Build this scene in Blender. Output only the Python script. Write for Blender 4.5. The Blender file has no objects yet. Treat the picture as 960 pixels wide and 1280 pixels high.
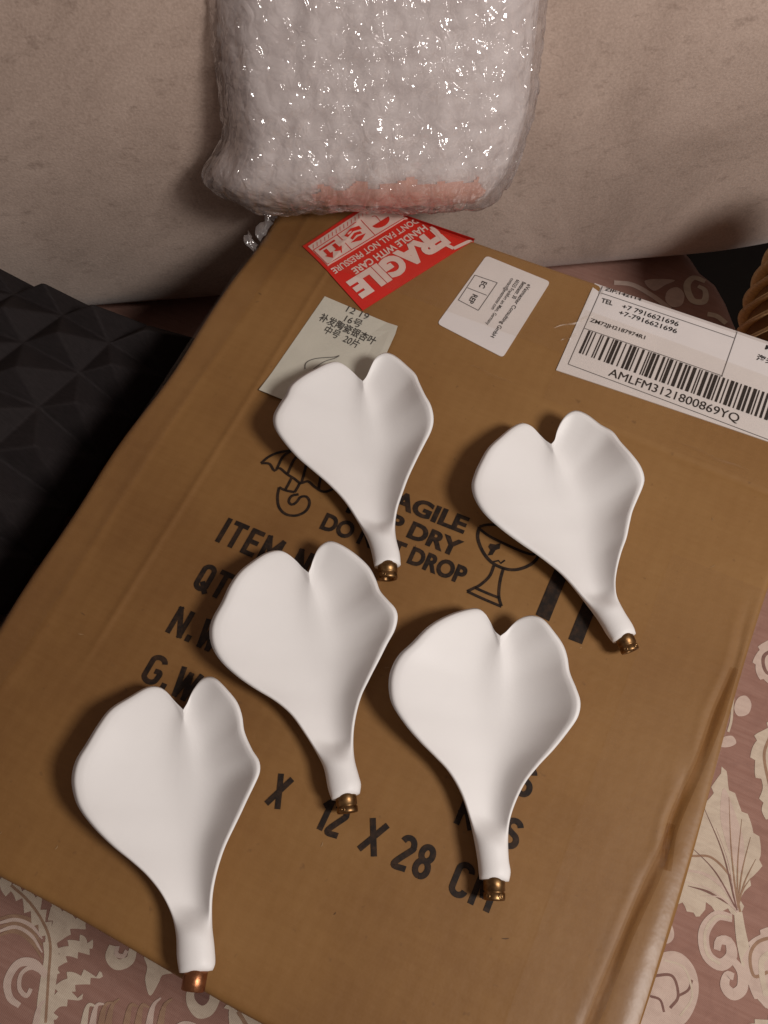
import bpy, bmesh, math, random
import numpy as np
from mathutils import Matrix, Vector, noise as mnoise

random.seed(7); rng = np.random.default_rng(7)
SC = bpy.context.scene
COL = SC.collection

# ------------------------------------------------------------------ camera
HB = 0.14                                   # height of the box top above the sofa seat
CAM = np.array([0.0, 0.0, 0.54])
F_PX = 1156.97                              # focal length in photo pixels (960 x 1280)
R_RIGHT = np.array([0.90707624, 0.42070312, -0.01488555])
R_UP = np.array([-0.37258546, 0.81878417, 0.43677518])
R_BACK = np.array([0.19594074, -0.39064225, 0.89944753])
cam_d = bpy.data.cameras.new('camera'); cam = bpy.data.objects.new('camera', cam_d); COL.objects.link(cam)
M = Matrix.Identity(4)
for i in range(3):
    M[i][0] = R_RIGHT[i]; M[i][1] = R_UP[i]; M[i][2] = R_BACK[i]; M[i][3] = CAM[i]
cam.matrix_world = M
cam_d.sensor_fit = 'VERTICAL'; cam_d.angle_y = 2 * math.atan(640 / F_PX)
cam_d.clip_start = 0.01; cam_d.clip_end = 50
SC.camera = cam

# ------------------------------------------------------------------ world, lamp, exposure
w = bpy.data.worlds.new('World'); SC.world = w; w.use_nodes = True
bg = w.node_tree.nodes['Background']
bg.inputs[0].default_value = (1.0, 0.77, 0.67, 1); bg.inputs[1].default_value = 0.135
ld = bpy.data.lights.new('ceiling_lamp_light', 'AREA'); ld.shape = 'DISK'; ld.size = 0.25
ld.energy = 7.9; ld.color = (1.0, 0.925, 0.87)
lamp = bpy.data.objects.new('ceiling_lamp_light', ld); COL.objects.link(lamp)
lamp.location = (0.63, 0.06, 0.93)
lamp.rotation_euler = (Vector((-0.08, 0.2, 0.14)) - lamp.location).to_track_quat('-Z', 'Y').to_euler()
SC.view_settings.view_transform = 'Standard'; SC.view_settings.look = 'None'
SC.view_settings.exposure = 0.06; SC.view_settings.gamma = 1.0
SC.cycles.max_bounces = 8; SC.cycles.transparent_max_bounces = 16
SC.cycles.use_denoising = True

# ------------------------------------------------------------------ helpers
def at(px, py, z):
    """The point of the place seen at photo pixel (px, py) at height z."""
    d = R_RIGHT * ((px - 480) / F_PX) + R_UP * (-(py - 640) / F_PX) - R_BACK
    return CAM + d * ((z - CAM[2]) / d[2])

def obj(name, verts, faces, mats, parent=None, smooth=True, fmat=None):
    me = bpy.data.meshes.new(name)
    me.from_pydata([tuple(map(float, v)) for v in verts], [], [tuple(map(int, f)) for f in faces])
    for m in (mats if isinstance(mats, (list, tuple)) else [mats]): me.materials.append(m)
    me.polygons.foreach_set('use_smooth', [bool(smooth)] * len(me.polygons))
    if fmat is not None: me.polygons.foreach_set('material_index', [int(i) for i in fmat])
    me.update()
    o = bpy.data.objects.new(name, me); COL.objects.link(o)
    if parent is not None:
        o.parent = parent
        if parent.type == 'EMPTY': o.matrix_parent_inverse = Matrix.Translation(parent.location).inverted()
    return o

def thing(name, label, cat, loc=(0, 0, 0), group=None):
    o = bpy.data.objects.new(name, None); COL.objects.link(o); o.location = loc
    o.empty_display_size = 0.02
    o['label'] = label; o['category'] = cat
    if group: o['group'] = group
    return o

class Acc:
    """Collects pieces that become one mesh."""
    def __init__(s): s.v = []; s.f = []; s.m = []
    def add(s, v, f, m=0):
        b = len(s.v); s.v.extend([tuple(p) for p in v]); s.f.extend([tuple(i + b for i in q) for q in f]); s.m.extend([m] * len(f))
    def build(s, name, mats, parent=None, smooth=True): return obj(name, s.v, s.f, mats, parent, smooth, s.m)

def spline(pts, n, closed=False):
    """Catmull-Rom through pts, resampled to n points by arc length."""
    P = np.array(pts, float)
    if closed: Q = np.vstack([P[-1], P, P[0], P[1]])
    else: Q = np.vstack([2 * P[0] - P[1], P, 2 * P[-1] - P[-2]])
    out = []
    t = np.linspace(0, 1, 16, endpoint=False)[:, None]
    for i in range(1, len(Q) - 2):
        a, b, c, d = Q[i - 1], Q[i], Q[i + 1], Q[i + 2]
        out.append(0.5 * ((2 * b) + (c - a) * t + (2 * a - 5 * b + 4 * c - d) * t ** 2 + (3 * b - a - 3 * c + d) * t ** 3))
    out = np.vstack(out + [Q[-2][None]])
    L = np.concatenate([[0], np.cumsum(np.linalg.norm(np.diff(out, axis=0), axis=1))])
    s = np.linspace(0, L[-1], n + (1 if closed else 0))
    r = np.stack([np.interp(s, L, out[:, k]) for k in range(out.shape[1])], 1)
    return r[:-1] if closed else r

def ss(a, b, x):
    t = np.clip((np.asarray(x, float) - a) / (b - a), 0, 1); return t * t * (3 - 2 * t)

def grid_faces(nu, nv, off=0, closed_u=False):
    f = []
    for i in range(nu if closed_u else nu - 1):
        for j in range(nv - 1):
            a = i * nv + j; b = ((i + 1) % nu) * nv + j
            f.append((a + off, b + off, b + 1 + off, a + 1 + off))
    return f

# ------------------------------------------------------------------ materials
def mat(name):
    m = bpy.data.materials.new(name); m.use_nodes = True
    nt = m.node_tree; return m, nt, nt.nodes['Principled BSDF']
def N(nt, t, **k):
    n = nt.nodes.new(t)
    for a, b in k.items(): setattr(n, a, b)
    return n
def ramp(nt, fac, stops):
    r = N(nt, 'ShaderNodeValToRGB'); els = r.color_ramp.elements
    while len(els) < len(stops): els.new(0.5)
    for e, (p, c) in zip(els, stops): e.position = p; e.color = (*c, 1) if len(c) == 3 else c
    nt.links.new(fac, r.inputs[0]); return r.outputs[0]
def tex(nt, scale=(1, 1, 1), rot=(0, 0, 0)):
    c = N(nt, 'ShaderNodeTexCoord'); mp = N(nt, 'ShaderNodeMapping')
    mp.inputs['Scale'].default_value = scale; mp.inputs['Rotation'].default_value = rot
    nt.links.new(c.outputs['Object'], mp.inputs[0]); return mp.outputs[0]
def noise(nt, vec, scale, detail=4, rough=0.55, dist=0):
    n = N(nt, 'ShaderNodeTexNoise'); n.inputs['Scale'].default_value = scale; n.inputs['Detail'].default_value = detail
    n.inputs['Roughness'].default_value = rough; n.inputs['Distortion'].default_value = dist
    nt.links.new(vec, n.inputs['Vector']); return n.outputs['Fac']
def bump(nt, h, strength, dist, prev=None):
    b = N(nt, 'ShaderNodeBump'); b.inputs['Strength'].default_value = strength; b.inputs['Distance'].default_value = dist
    nt.links.new(h, b.inputs['Height'])
    if prev is not None: nt.links.new(prev, b.inputs['Normal'])
    return b.outputs[0]
def mixc(nt, fac, a, b, mode='MIX'):
    m = N(nt, 'ShaderNodeMix', data_type='RGBA', blend_type=mode)
    for s, v in ((0, fac), (6, a), (7, b)):
        if isinstance(v, (int, float)): m.inputs[s].default_value = v
        elif isinstance(v, tuple): m.inputs[s].default_value = (*v, 1)
        else: nt.links.new(v, m.inputs[s])
    return m.outputs[2]

def plain(name, col, rough=0.6, metallic=0.0, vary=0.08, vscale=120, bmp=0.0, bscale=600, spec=0.5):
    m, nt, p = mat(name)
    v = tex(nt)
    n = noise(nt, v, vscale, 3)
    c0 = tuple(x * (1 - vary) for x in col); c1 = tuple(min(1, x * (1 + vary)) for x in col)
    nt.links.new(ramp(nt, n, [(0.3, c0), (0.7, c1)]), p.inputs['Base Color'])
    p.inputs['Roughness'].default_value = rough; p.inputs['Metallic'].default_value = metallic
    p.inputs['Specular IOR Level'].default_value = spec
    if bmp: nt.links.new(bump(nt, noise(nt, v, bscale, 3), bmp, 0.001), p.inputs['Normal'])
    return m

def film_fac(nt, lo, hi):
    lw = N(nt, 'ShaderNodeLayerWeight'); lw.inputs[0].default_value = 0.5
    pw = N(nt, 'ShaderNodeMath', operation='POWER'); pw.inputs[1].default_value = 3.0
    ma = N(nt, 'ShaderNodeMath', operation='MULTIPLY_ADD'); ma.inputs[1].default_value = hi; ma.inputs[2].default_value = lo
    nt.links.new(lw.outputs['Facing'], pw.inputs[0]); nt.links.new(pw.outputs[0], ma.inputs[0]); return ma.outputs[0]
def m_cardboard():
    m, nt, p = mat('cardboard'); v = tex(nt)
    big = noise(nt, v, 5.5, 6, 0.62)
    col = ramp(nt, big, [(0.3, (0.170, 0.077, 0.023)), (0.52, (0.243, 0.122, 0.038)), (0.74, (0.295, 0.160, 0.056))])
    fib = noise(nt, tex(nt, (60, 500, 60)), 1, 3, 0.6)
    col = mixc(nt, 0.035, col, ramp(nt, fib, [(0.35, (0.16, 0.085, 0.03)), (0.65, (0.46, 0.30, 0.13))]))
    spots = noise(nt, v, 230, 2, 0.5)
    col = mixc(nt, ramp(nt, spots, [(0.70, (0, 0, 0)), (0.78, (0.5, 0.5, 0.5))]), col, (0.15, 0.075, 0.028))
    nt.links.new(col, p.inputs['Base Color'])
    p.inputs['Roughness'].default_value = 0.55; p.inputs['Specular IOR Level'].default_value = 0.35
    col0 = col
    wv = N(nt, 'ShaderNodeTexWave', wave_type='BANDS', bands_direction='X'); wv.inputs['Scale'].default_value = 45
    wv.inputs['Distortion'].default_value = 1.5; wv.inputs['Detail'].default_value = 2
    nt.links.new(v, wv.inputs[0])
    col = mixc(nt, 0.016, col0, ramp(nt, wv.outputs['Fac'], [(0.2, (0.12, 0.06, 0.02)), (0.8, (0.40, 0.24, 0.11))]))
    nt.links.new(col, p.inputs['Base Color'])
    b = bump(nt, wv.outputs['Fac'], 0.03, 0.0006)
    b = bump(nt, noise(nt, v, 26, 5, 0.65), 0.32, 0.002, b)
    nt.links.new(bump(nt, fib, 0.06, 0.0003, b), p.inputs['Normal'])
    return m
def m_ink():
    m, nt, p = mat('printing_ink'); v = tex(nt)
    n = noise(nt, v, 330, 4, 0.7)
    nt.links.new(ramp(nt, n, [(0.42, (0.012, 0.007, 0.005)), (0.78, (0.05, 0.025, 0.012))]), p.inputs['Base Color'])
    p.inputs['Roughness'].default_value = 0.6; p.inputs['Specular IOR Level'].default_value = 0.3
    return m
def m_tape(name='packing_tape_film', tint=(0.99, 0.98, 0.965)):
    m = bpy.data.materials.new(name); m.use_nodes = True; nt = m.node_tree
    for n in list(nt.nodes): nt.nodes.remove(n)
    out = N(nt, 'ShaderNodeOutputMaterial'); v = tex(nt)
    tr = N(nt, 'ShaderNodeBsdfTransparent'); tr.inputs[0].default_value = (*tint, 1)
    gl = N(nt, 'ShaderNodeBsdfGlossy'); gl.inputs['Roughness'].default_value = 0.33
    df = N(nt, 'ShaderNodeBsdfDiffuse'); df.inputs[0].default_value = (0.42, 0.25, 0.11, 1)
    fr = film_fac(nt, 0.024, 0.22)
    bn = bump(nt, noise(nt, tex(nt, (1, 1, 1)), 45, 4, 0.6), 0.25, 0.0015)
    nt.links.new(bn, gl.inputs['Normal'])
    m1 = N(nt, 'ShaderNodeMixShader'); m1.inputs[0].default_value = 0.02
    nt.links.new(tr.outputs[0], m1.inputs[1]); nt.links.new(df.outputs[0], m1.inputs[2])
    m2 = N(nt, 'ShaderNodeMixShader')
    nt.links.new(fr, m2.inputs[0]); nt.links.new(m1.outputs[0], m2.inputs[1]); nt.links.new(gl.outputs[0], m2.inputs[2])
    nt.links.new(m2.outputs[0], out.inputs[0]); return m
def m_ceramic():
    m, nt, p = mat('white_bisque_ceramic'); v = tex(nt)
    nt.links.new(ramp(nt, noise(nt, v, 22, 3), [(0.3, (0.835, 0.828, 0.825)), (0.7, (0.865, 0.858, 0.855))]), p.inputs['Base Color'])
    p.inputs['Roughness'].default_value = 0.5; p.inputs['Specular IOR Level'].default_value = 0.35
    b = bump(nt, noise(nt, v, 900, 3), 0.06, 0.0004); nt.links.new(bump(nt, noise(nt, v, 60, 3), 0.10, 0.0012, b), p.inputs['Normal'])
    return m
def m_brass():
    m, nt, p = mat('aged_brass'); v = tex(nt)
    nt.links.new(ramp(nt, noise(nt, v, 260, 4, 0.65), [(0.3, (0.13, 0.068, 0.03)), (0.7, (0.36, 0.215, 0.095))]), p.inputs['Base Color'])
    p.inputs['Metallic'].default_value = 1.0; p.inputs['Roughness'].default_value = 0.40
    nt.links.new(bump(nt, noise(nt, v, 500, 3), 0.2, 0.0004), p.inputs['Normal'])
    return m
def m_suede():
    m, nt, p = mat('beige_suede'); v = tex(nt)
    a = noise(nt, v, 6.5, 7, 0.68, 0.8)
    col = ramp(nt, a, [(0.28, (0.28, 0.205, 0.165)), (0.5, (0.47, 0.36, 0.30)), (0.70, (0.62, 0.49, 0.415))])
    sp = noise(nt, tex(nt, (1, 1, 1.6)), 70, 5, 0.7)
    col = mixc(nt, ramp(nt, sp, [(0.56, (0, 0, 0)), (0.72, (0.75, 0.75, 0.75))]), col, (0.25, 0.175, 0.14))
    gr = noise(nt, v, 700, 2)
    col = mixc(nt, 0.25, col, ramp(nt, gr, [(0.3, (0.30, 0.225, 0.18)), (0.7, (0.70, 0.57, 0.49))]))
    nt.links.new(col, p.inputs['Base Color'])
    p.inputs['Roughness'].default_value = 0.9; p.inputs['Specular IOR Level'].default_value = 0.15
    p.inputs['Sheen Weight'].default_value = 0.25; p.inputs['Sheen Roughness'].default_value = 0.5
    b = bump(nt, a, 0.25, 0.004); b = bump(nt, gr, 0.35, 0.0006, b)
    nt.links.new(b, p.inputs['Normal']); return m
def m_weave(name, c0, c1, rough=0.75, streak=(25, 420, 25), blotch=0.4):
    m, nt, p = mat(name)
    s = noise(nt, tex(nt, streak, (0, 0, 0.43)), 1, 4, 0.65)
    th = N(nt, 'ShaderNodeTexWave', wave_type='BANDS', bands_direction='Y'); th.inputs['Scale'].default_value = 420
    nt.links.new(tex(nt, (1, 1, 1), (0, 0, 0.43)), th.inputs[0])
    col = ramp(nt, s, [(0.3, c0), (0.7, c1)])
    blot = noise(nt, tex(nt), 95, 3, 0.55, 1.0)
    col = mixc(nt, ramp(nt, blot, [(0.45, (0, 0, 0)), (0.68, (blotch, blotch, blotch))]), col, tuple(0.62 * a_ + 0.25 * b_ for a_, b_ in zip(c0, (0.30, 0.16, 0.13))))
    nt.links.new(col, p.inputs['Base Color'])
    p.inputs['Roughness'].default_value = rough; p.inputs['Specular IOR Level'].default_value = 0.25
    p.inputs['Sheen Weight'].default_value = 0.15
    b = bump(nt, th.outputs['Fac'], 0.35, 0.0006); nt.links.new(bump(nt, s, 0.3, 0.0008, b), p.inputs['Normal'])
    return m
def m_film(name, milk, rough, tint):
    m = bpy.data.materials.new(name); m.use_nodes = True; nt = m.node_tree
    for n in list(nt.nodes): nt.nodes.remove(n)
    out = N(nt, 'ShaderNodeOutputMaterial')
    tr = N(nt, 'ShaderNodeBsdfTransparent'); tr.inputs[0].default_value = (*tint, 1)
    gl = N(nt, 'ShaderNodeBsdfGlossy'); gl.inputs['Roughness'].default_value = rough
    df = N(nt, 'ShaderNodeBsdfDiffuse'); df.inputs[0].default_value = (0.80, 0.75, 0.75, 1)
    tl = N(nt, 'ShaderNodeBsdfTranslucent'); tl.inputs[0].default_value = (0.80, 0.75, 0.75, 1)
    ad = N(nt, 'ShaderNodeMixShader'); ad.inputs[0].default_value = 0.4
    nt.links.new(df.outputs[0], ad.inputs[1]); nt.links.new(tl.outputs[0], ad.inputs[2])
    fr = film_fac(nt, 0.15, 0.55)
    bn = bump(nt, noise(nt, tex(nt, (1, 1, 0.25), (0.1, 0.0, 0)), 75, 1.0, 0.5, 2.0), 0.9, 0.011)
    bn = bump(nt, noise(nt, tex(nt), 210, 1.0, 0.5, 1.0), 0.3, 0.003, bn)
    nt.links.new(bn, gl.inputs['Normal'])
    mk = N(nt, 'ShaderNodeMixShader'); mk.inputs[0].default_value = milk
    nt.links.new(tr.outputs[0], mk.inputs[1]); nt.links.new(ad.outputs[0], mk.inputs[2])
    mx = N(nt, 'ShaderNodeMixShader')
    nt.links.new(fr, mx.inputs[0]); nt.links.new(mk.outputs[0], mx.inputs[1]); nt.links.new(gl.outputs[0], mx.inputs[2])
    nt.links.new(mx.outputs[0], out.inputs[0]); return m

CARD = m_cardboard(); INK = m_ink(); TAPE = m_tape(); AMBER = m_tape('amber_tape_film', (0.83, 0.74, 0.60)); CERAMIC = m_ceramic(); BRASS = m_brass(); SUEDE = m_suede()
COPPER = plain('copper_fitting', (0.36, 0.155, 0.075), 0.38, 1.0, 0.15, 300, 0.15)
DARKHOLE = plain('dark_bore', (0.02, 0.013, 0.01), 0.6)
PAPER = plain('label_paper', (0.72, 0.68, 0.67), 0.45, vary=0.03, vscale=40, bmp=0.05)
SLIP = plain('slip_paper', (0.56, 0.54, 0.46), 0.6, vary=0.04, vscale=60, bmp=0.1)
RED = plain('red_sticker_print', (0.62, 0.022, 0.014), 0.4, vary=0.05, vscale=70)
STWHITE = plain('sticker_white', (0.70, 0.55, 0.50), 0.45, vary=0.04)
BLACK = plain('label_black', (0.015, 0.013, 0.014), 0.5, vary=0.2)
GREY = plain('label_rule', (0.13, 0.12, 0.12), 0.5)
SLIPINK = plain('faded_print', (0.055, 0.05, 0.045), 0.6, vary=0.5, vscale=900)
PEN = plain('pen_line', (0.12, 0.11, 0.10), 0.5)
ROSE = m_weave('dusty_rose_damask', (0.32, 0.170, 0.132), (0.385, 0.222, 0.178))
CREAM = m_weave('cream_damask', (0.62, 0.52, 0.41), (0.70, 0.60, 0.48))
PINK = m_weave('pale_pink_damask', (0.62, 0.48, 0.41), (0.69, 0.55, 0.47))
MAUVE = m_weave('mauve_thread', (0.20, 0.105, 0.09), (0.28, 0.16, 0.13))
GOLDTH = m_weave('tan_thread', (0.33, 0.20, 0.13), (0.42, 0.27, 0.18))
CHAR = m_weave('charcoal_cloth', (0.017, 0.0138, 0.0142), (0.027, 0.022, 0.0226), 0.7, (200, 900, 200), 0.0)
CHAR.node_tree.nodes['Principled BSDF'].inputs['Sheen Weight'].default_value = 0.0; CHAR.node_tree.nodes['Principled BSDF'].inputs['Specular IOR Level'].default_value = 0.12
DKBASE = plain('dark_sofa_base', (0.008, 0.006, 0.005), 0.9, spec=0.1)
CORD = plain('golden_cord', (0.86, 0.62, 0.32), 0.45, vary=0.2, vscale=500, bmp=0.4, bscale=900)
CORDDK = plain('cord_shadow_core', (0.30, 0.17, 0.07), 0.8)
def m_core():
    m, nt, p = mat('inner_bubble_film'); v = tex(nt, (1, 1, 1.0), (0, 0, 0.47))
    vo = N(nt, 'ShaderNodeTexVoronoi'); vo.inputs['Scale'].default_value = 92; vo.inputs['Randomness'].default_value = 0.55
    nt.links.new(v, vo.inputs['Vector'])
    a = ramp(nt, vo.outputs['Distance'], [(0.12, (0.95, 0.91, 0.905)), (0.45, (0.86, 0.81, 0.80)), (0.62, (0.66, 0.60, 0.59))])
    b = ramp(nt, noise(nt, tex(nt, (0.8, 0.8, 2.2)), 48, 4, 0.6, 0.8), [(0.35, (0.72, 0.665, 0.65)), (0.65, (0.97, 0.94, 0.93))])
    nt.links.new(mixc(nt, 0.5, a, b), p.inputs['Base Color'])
    p.inputs['Roughness'].default_value = 0.18; p.inputs['Specular IOR Level'].default_value = 0.8
    bb = bump(nt, vo.outputs['Distance'], 0.3, -0.003)
    nt.links.new(bump(nt, noise(nt, tex(nt), 130, 2, 0.5, 0.8), 0.5, 0.003, bb), p.inputs['Normal'])
    return m
WRAPCORE = m_core()
WRAPFILM = m_film('outer_bubble_film', 0.27, 0.13, (0.985, 0.97, 0.97))
CONTENT = plain('wrapped_contents', (0.62, 0.55, 0.53), 0.6, vary=0.1, vscale=30)
SCUFF = plain('scuffed_board', (0.33, 0.20, 0.095), 0.7, vary=0.15); SPECK = plain('dark_speck', (0.10, 0.05, 0.022), 0.7)
REDPATCH = plain('wrap_red_patch', (0.84, 0.46, 0.36), 0.5, vary=0.12, vscale=90)

# ------------------------------------------------------------------ box top surface
XL, XR, YF, YB = -0.2245, 0.0912, -0.0408, 0.3488
def rnd(d, r):
    d = np.clip(d, 0, r); return r - np.sqrt(np.maximum(r * r - (r - d) ** 2, 0))
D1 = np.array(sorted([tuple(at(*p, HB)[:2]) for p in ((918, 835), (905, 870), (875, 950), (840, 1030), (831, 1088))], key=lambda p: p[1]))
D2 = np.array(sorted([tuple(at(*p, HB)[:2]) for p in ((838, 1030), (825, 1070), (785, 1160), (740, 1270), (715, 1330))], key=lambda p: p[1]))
def top(x, y):
    x = np.asarray(x, float); y = np.asarray(y, float)
    z = HB + 0.0007 * np.sin(9 * x + 1) * np.cos(11 * y) + 0.0004 * np.sin(23 * x - 17 * y)
    # long dent beside the right edge, where the flap was pressed
    yy = y
    c = np.interp(yy, D1[:, 1], D1[:, 0]) + 0.0008 * np.sin(120 * yy)
    z = z - 0.0011 * np.exp(-np.abs((x - c) / 0.0015) ** 1.3) * ss(0.215, 0.17, yy) * ss(0.078, 0.086, yy) + 0.00025 * np.exp(-((x - c + 0.0045) / 0.0016) ** 2) * ss(0.215, 0.17, yy) * ss(0.06, 0.08, yy)
    c = np.interp(yy, D2[:, 1], D2[:, 0]) + 0.0006 * np.sin(90 * yy)
    z = z - 0.0010 * np.exp(-np.abs((x - c) / 0.0015) ** 1.3) * ss(0.135, 0.10, yy) + 0.00025 * np.exp(-((x - c + 0.0045) / 0.0016) ** 2) * ss(0.13, 0.10, yy)
    # crease of the corrugation left and right, seen as faint lines
    z = z + 0.00035 * np.exp(-((x - (XL + 0.019 + 0.002 * np.sin(30 * y))) / 0.0025) ** 2)
    z = z + 0.0005 * np.exp(-((x - (XL + 0.047)) / 0.0016) ** 2) * ss(0.03, 0.08, y)
    z = z - 0.0006 * np.exp(-((y - (0.262 - 0.03 * (x - 0.0))) / 0.002) ** 2) * ss(-0.06, 0.0, x)
    # crushed back-left corner
    z = z - 0.006 * ss(0.05, 0.0, np.hypot(x - XL, y - 0.315))
    rl = 0.006 + 0.002 * np.sin(37 * y) 
    z = z - rnd(x - XL, 0.0050) - rnd(XR - x, 0.0028) - rnd(y - YF, 0.003) - rnd(YB - y, 0.004)
    return z

def text_mesh(body, bold=0.0, spacing=1.0):
    cu = bpy.data.curves.new('lettering', 'FONT'); cu.body = body; cu.size = 1.0; cu.offset = bold; cu.resolution_u = 4
    cu.space_character = spacing
    o = bpy.data.objects.new('lettering', cu); COL.objects.link(o)
    dg = bpy.context.evaluated_depsgraph_get(); dg.update()
    me = bpy.data.meshes.new_from_object(o.evaluated_get(dg))
    bm = bmesh.new(); bm.from_mesh(me); bmesh.ops.triangulate(bm, faces=bm.faces)
    v = np.array([(p.co.x, p.co.y) for p in bm.verts]); f = [[q.index for q in fc.verts] for fc in bm.faces]
    bm.free(); bpy.data.objects.remove(o); bpy.data.meshes.remove(me); bpy.data.curves.remove(cu)
    return v, f

def put_text(acc, body, p0, p1, cap, off, mi=0, bold=0.0, spacing=1.0, zf=top, slant=0.0):
    """Lettering from baseline start p0 to baseline end p1 (x, y on the box top), letters cap metres high."""
    v, f = text_mesh(body, bold, spacing)
    p0 = np.array(p0[:2]); p1 = np.array(p1[:2]); d = p1 - p0; L = np.linalg.norm(d); u = d / L; n = np.array([-u[1], u[0]])
    x0, x1 = v[:, 0].min(), v[:, 0].max()
    ref, _ = text_mesh('H', bold); h = ref[:, 1].max()
    X = (v[:, 0] - x0) / (x1 - x0) * L; Y = v[:, 1] / h * cap
    P = p0 + np.outer(X + slant * Y, u) + np.outer(Y, n)
    acc.add(np.column_stack([P, zf(P[:, 0], P[:, 1]) + off]), f, mi)

def stroke(acc, pts, width, off, mi=0, closed=False, n=None, zf=top, smooth=True, taper=None):
    P = np.array([p[:2] for p in pts], float)
    n = n or max(6, int(np.linalg.norm(np.diff(P, axis=0), axis=1).sum() / max(width * 0.8, 0.0006)))
    n = min(n, 90)
    if smooth: P = spline(P, n, closed)
    T = np.gradient(P, axis=0) if not closed else (np.roll(P, -1, 0) - np.roll(P, 1, 0))
    T /= np.linalg.norm(T, axis=1)[:, None] + 1e-12
    Nn = np.column_stack([-T[:, 1], T[:, 0]])
    W = np.full(len(P), width / 2)
    if taper is not None: W = W * np.interp(np.linspace(0, 1, len(P)), np.linspace(0, 1, len(taper)), taper)
    a = P + Nn * W[:, None]; b = P - Nn * W[:, None]
    V = np.empty((2 * len(P), 2)); V[0::2] = a; V[1::2] = b
    acc.add(np.column_stack([V, zf(V[:, 0], V[:, 1]) + off]), [q[::-1] for q in grid_faces(len(P), 2, 0, closed)], mi)

def poly(acc, pts, off, mi=0, zf=top, smooth=0):
    P = np.array([p[:2] for p in pts], float)
    if smooth: P = spline(P, smooth, True)
    bm = bmesh.new(); vs = [bm.verts.new((p[0], p[1], 0)) for p in P]; bm.faces.new(vs)
    bmesh.ops.triangulate(bm, faces=bm.faces); bm.verts.index_update()
    f = [[q.index for q in fc.verts] for fc in bm.faces]
    # keep upward
    f2 = []
    for q in f:
        a, b, c = P[q[0]], P[q[1]], P[q[2]]
        f2.append(q if (b[0] - a[0]) * (c[1] - a[1]) - (b[1] - a[1]) * (c[0] - a[0]) > 0 else q[::-1])
    bm.free()
    acc.add(np.column_stack([P, zf(P[:, 0], P[:, 1]) + off]), f2, mi)

def patch(acc, outline, off, mi=0, rings=8, lift=None, zf=top):
    """A convex sheet lying on the box top with a thin edge down to it."""
    P = np.array([p[:2] for p in outline], float)
    D = []
    for i in range(len(P)):
        a, b = P[i], P[(i + 1) % len(P)]; k = max(1, int(np.linalg.norm(b - a) / 0.006))
        for j in range(k): D.append(a + (b - a) * j / k)
    D = np.array(D); c = D.mean(0); n = len(D)
    V = []; 
    for r in range(rings + 1):
        Q = c + (D - c) * (1 - r / rings * 0.97) 
        z = zf(Q[:, 0], Q[:, 1]) + off
        if lift is not None: z = z + lift(Q[:, 0], Q[:, 1])
        V.append(np.column_stack([Q, z]))
    edge = V[0].copy(); edge[:, 2] = edge[:, 2] - off * 0.9
    V = np.vstack([edge] + V)
    f = []
    for r in range(rings + 1):
        for j in range(n):
            a = r * n + j; b = r * n + (j + 1) % n
            f.append((a, b, b + n, a + n))
    f.append(tuple(range((rings + 1) * n, (rings + 2) * n)))
    area = sum(D[i - 1][0] * D[i][1] - D[i][0] * D[i - 1][1] for i in range(n))
    if area < 0: f = [q[::-1] for q in f]
    acc.add(V, f, mi)

def T(px, py): return at(px, py, HB)[:2]
def crop(ox, oy, s, pts, z=HB): return [at(ox + x / s, oy + y / s, z)[:2] for x, y in pts]

# ------------------------------------------------------------------ sofa: seat, back, base
SEATW = lambda x, y: np.zeros_like(np.asarray(x, float))
sofa = thing('sofa', 'sofa with beige suede back and dusty rose floral damask seat under the box', 'sofa', (0, 0.1, -0.32))
out = np.array([(-0.95, -0.02), (-0.2855, 0.3741), (-0.06, 0.512), (-0.01, 0.535)] + [tuple(at(*p, 0.0)[:2]) for p in ((876, 330), (893, 338), (905, 356), (917, 378), (927, 405), (953, 450), (996, 500))] + [
                (0.30, 0.345), (0.38, 0.315), (0.425, 0.25), (0.43, 0.0), (0.42, -0.30), (0.39, -0.42), (0.31, -0.495), (0.18, -0.525), (-0.3, -0.545), (-0.75, -0.56), (-0.87, -0.53), (-0.94, -0.45), (-0.96, -0.25)])
ol = spline(out, 260, True)
cen = ol.mean(0)
V = []; F = []; n = len(ol)
prof = [(0.0, 0.0), (0.004, -0.0008), (0.009, -0.004), (0.0125, -0.009), (0.0135, -0.016), (0.0135, -0.12), (0.010, -0.135), (0.0, -0.14)]
Tn = np.roll(ol, -1, 0) - np.roll(ol, 1, 0); Tn /= np.linalg.norm(Tn, axis=1)[:, None]
no = np.column_stack([Tn[:, 1], -Tn[:, 0]])
if np.sum(no * (ol - cen)) < 0: no = -no
for d, z in prof:
    V += [(x, y, z) for x, y in (ol - no * 0.0135 + no * d)]
for r in range(len(prof) - 1):
    for j in range(n):
        a = r * n + j; b = r * n + (j + 1) % n
        F.append((a, a + n, b + n, b))
F.append(tuple(range((len(prof) - 1) * n, len(prof) * n))[::-1])
inn = ol - no * 0.0135; cc = np.array([-0.12, 0.05]); prev = 0
for q_ in (0.985, 0.9, 0.7, 0.45, 0.2):
    b0 = len(V); V += [(x, y, 0.0) for x, y in cc + (inn - cc) * q_]
    for j in range(n): F.append((prev + j, prev + (j + 1) % n, b0 + (j + 1) % n, b0 + j))
    prev = b0
F.append(tuple(range(prev, prev + n)))
area = sum(ol[i - 1][0] * ol[i][1] - ol[i][0] * ol[i - 1][1] for i in range(n))
if area < 0: F = [f[::-1] for f in F]
seat = obj('seat_cushion', V, F, ROSE, sofa)

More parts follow.
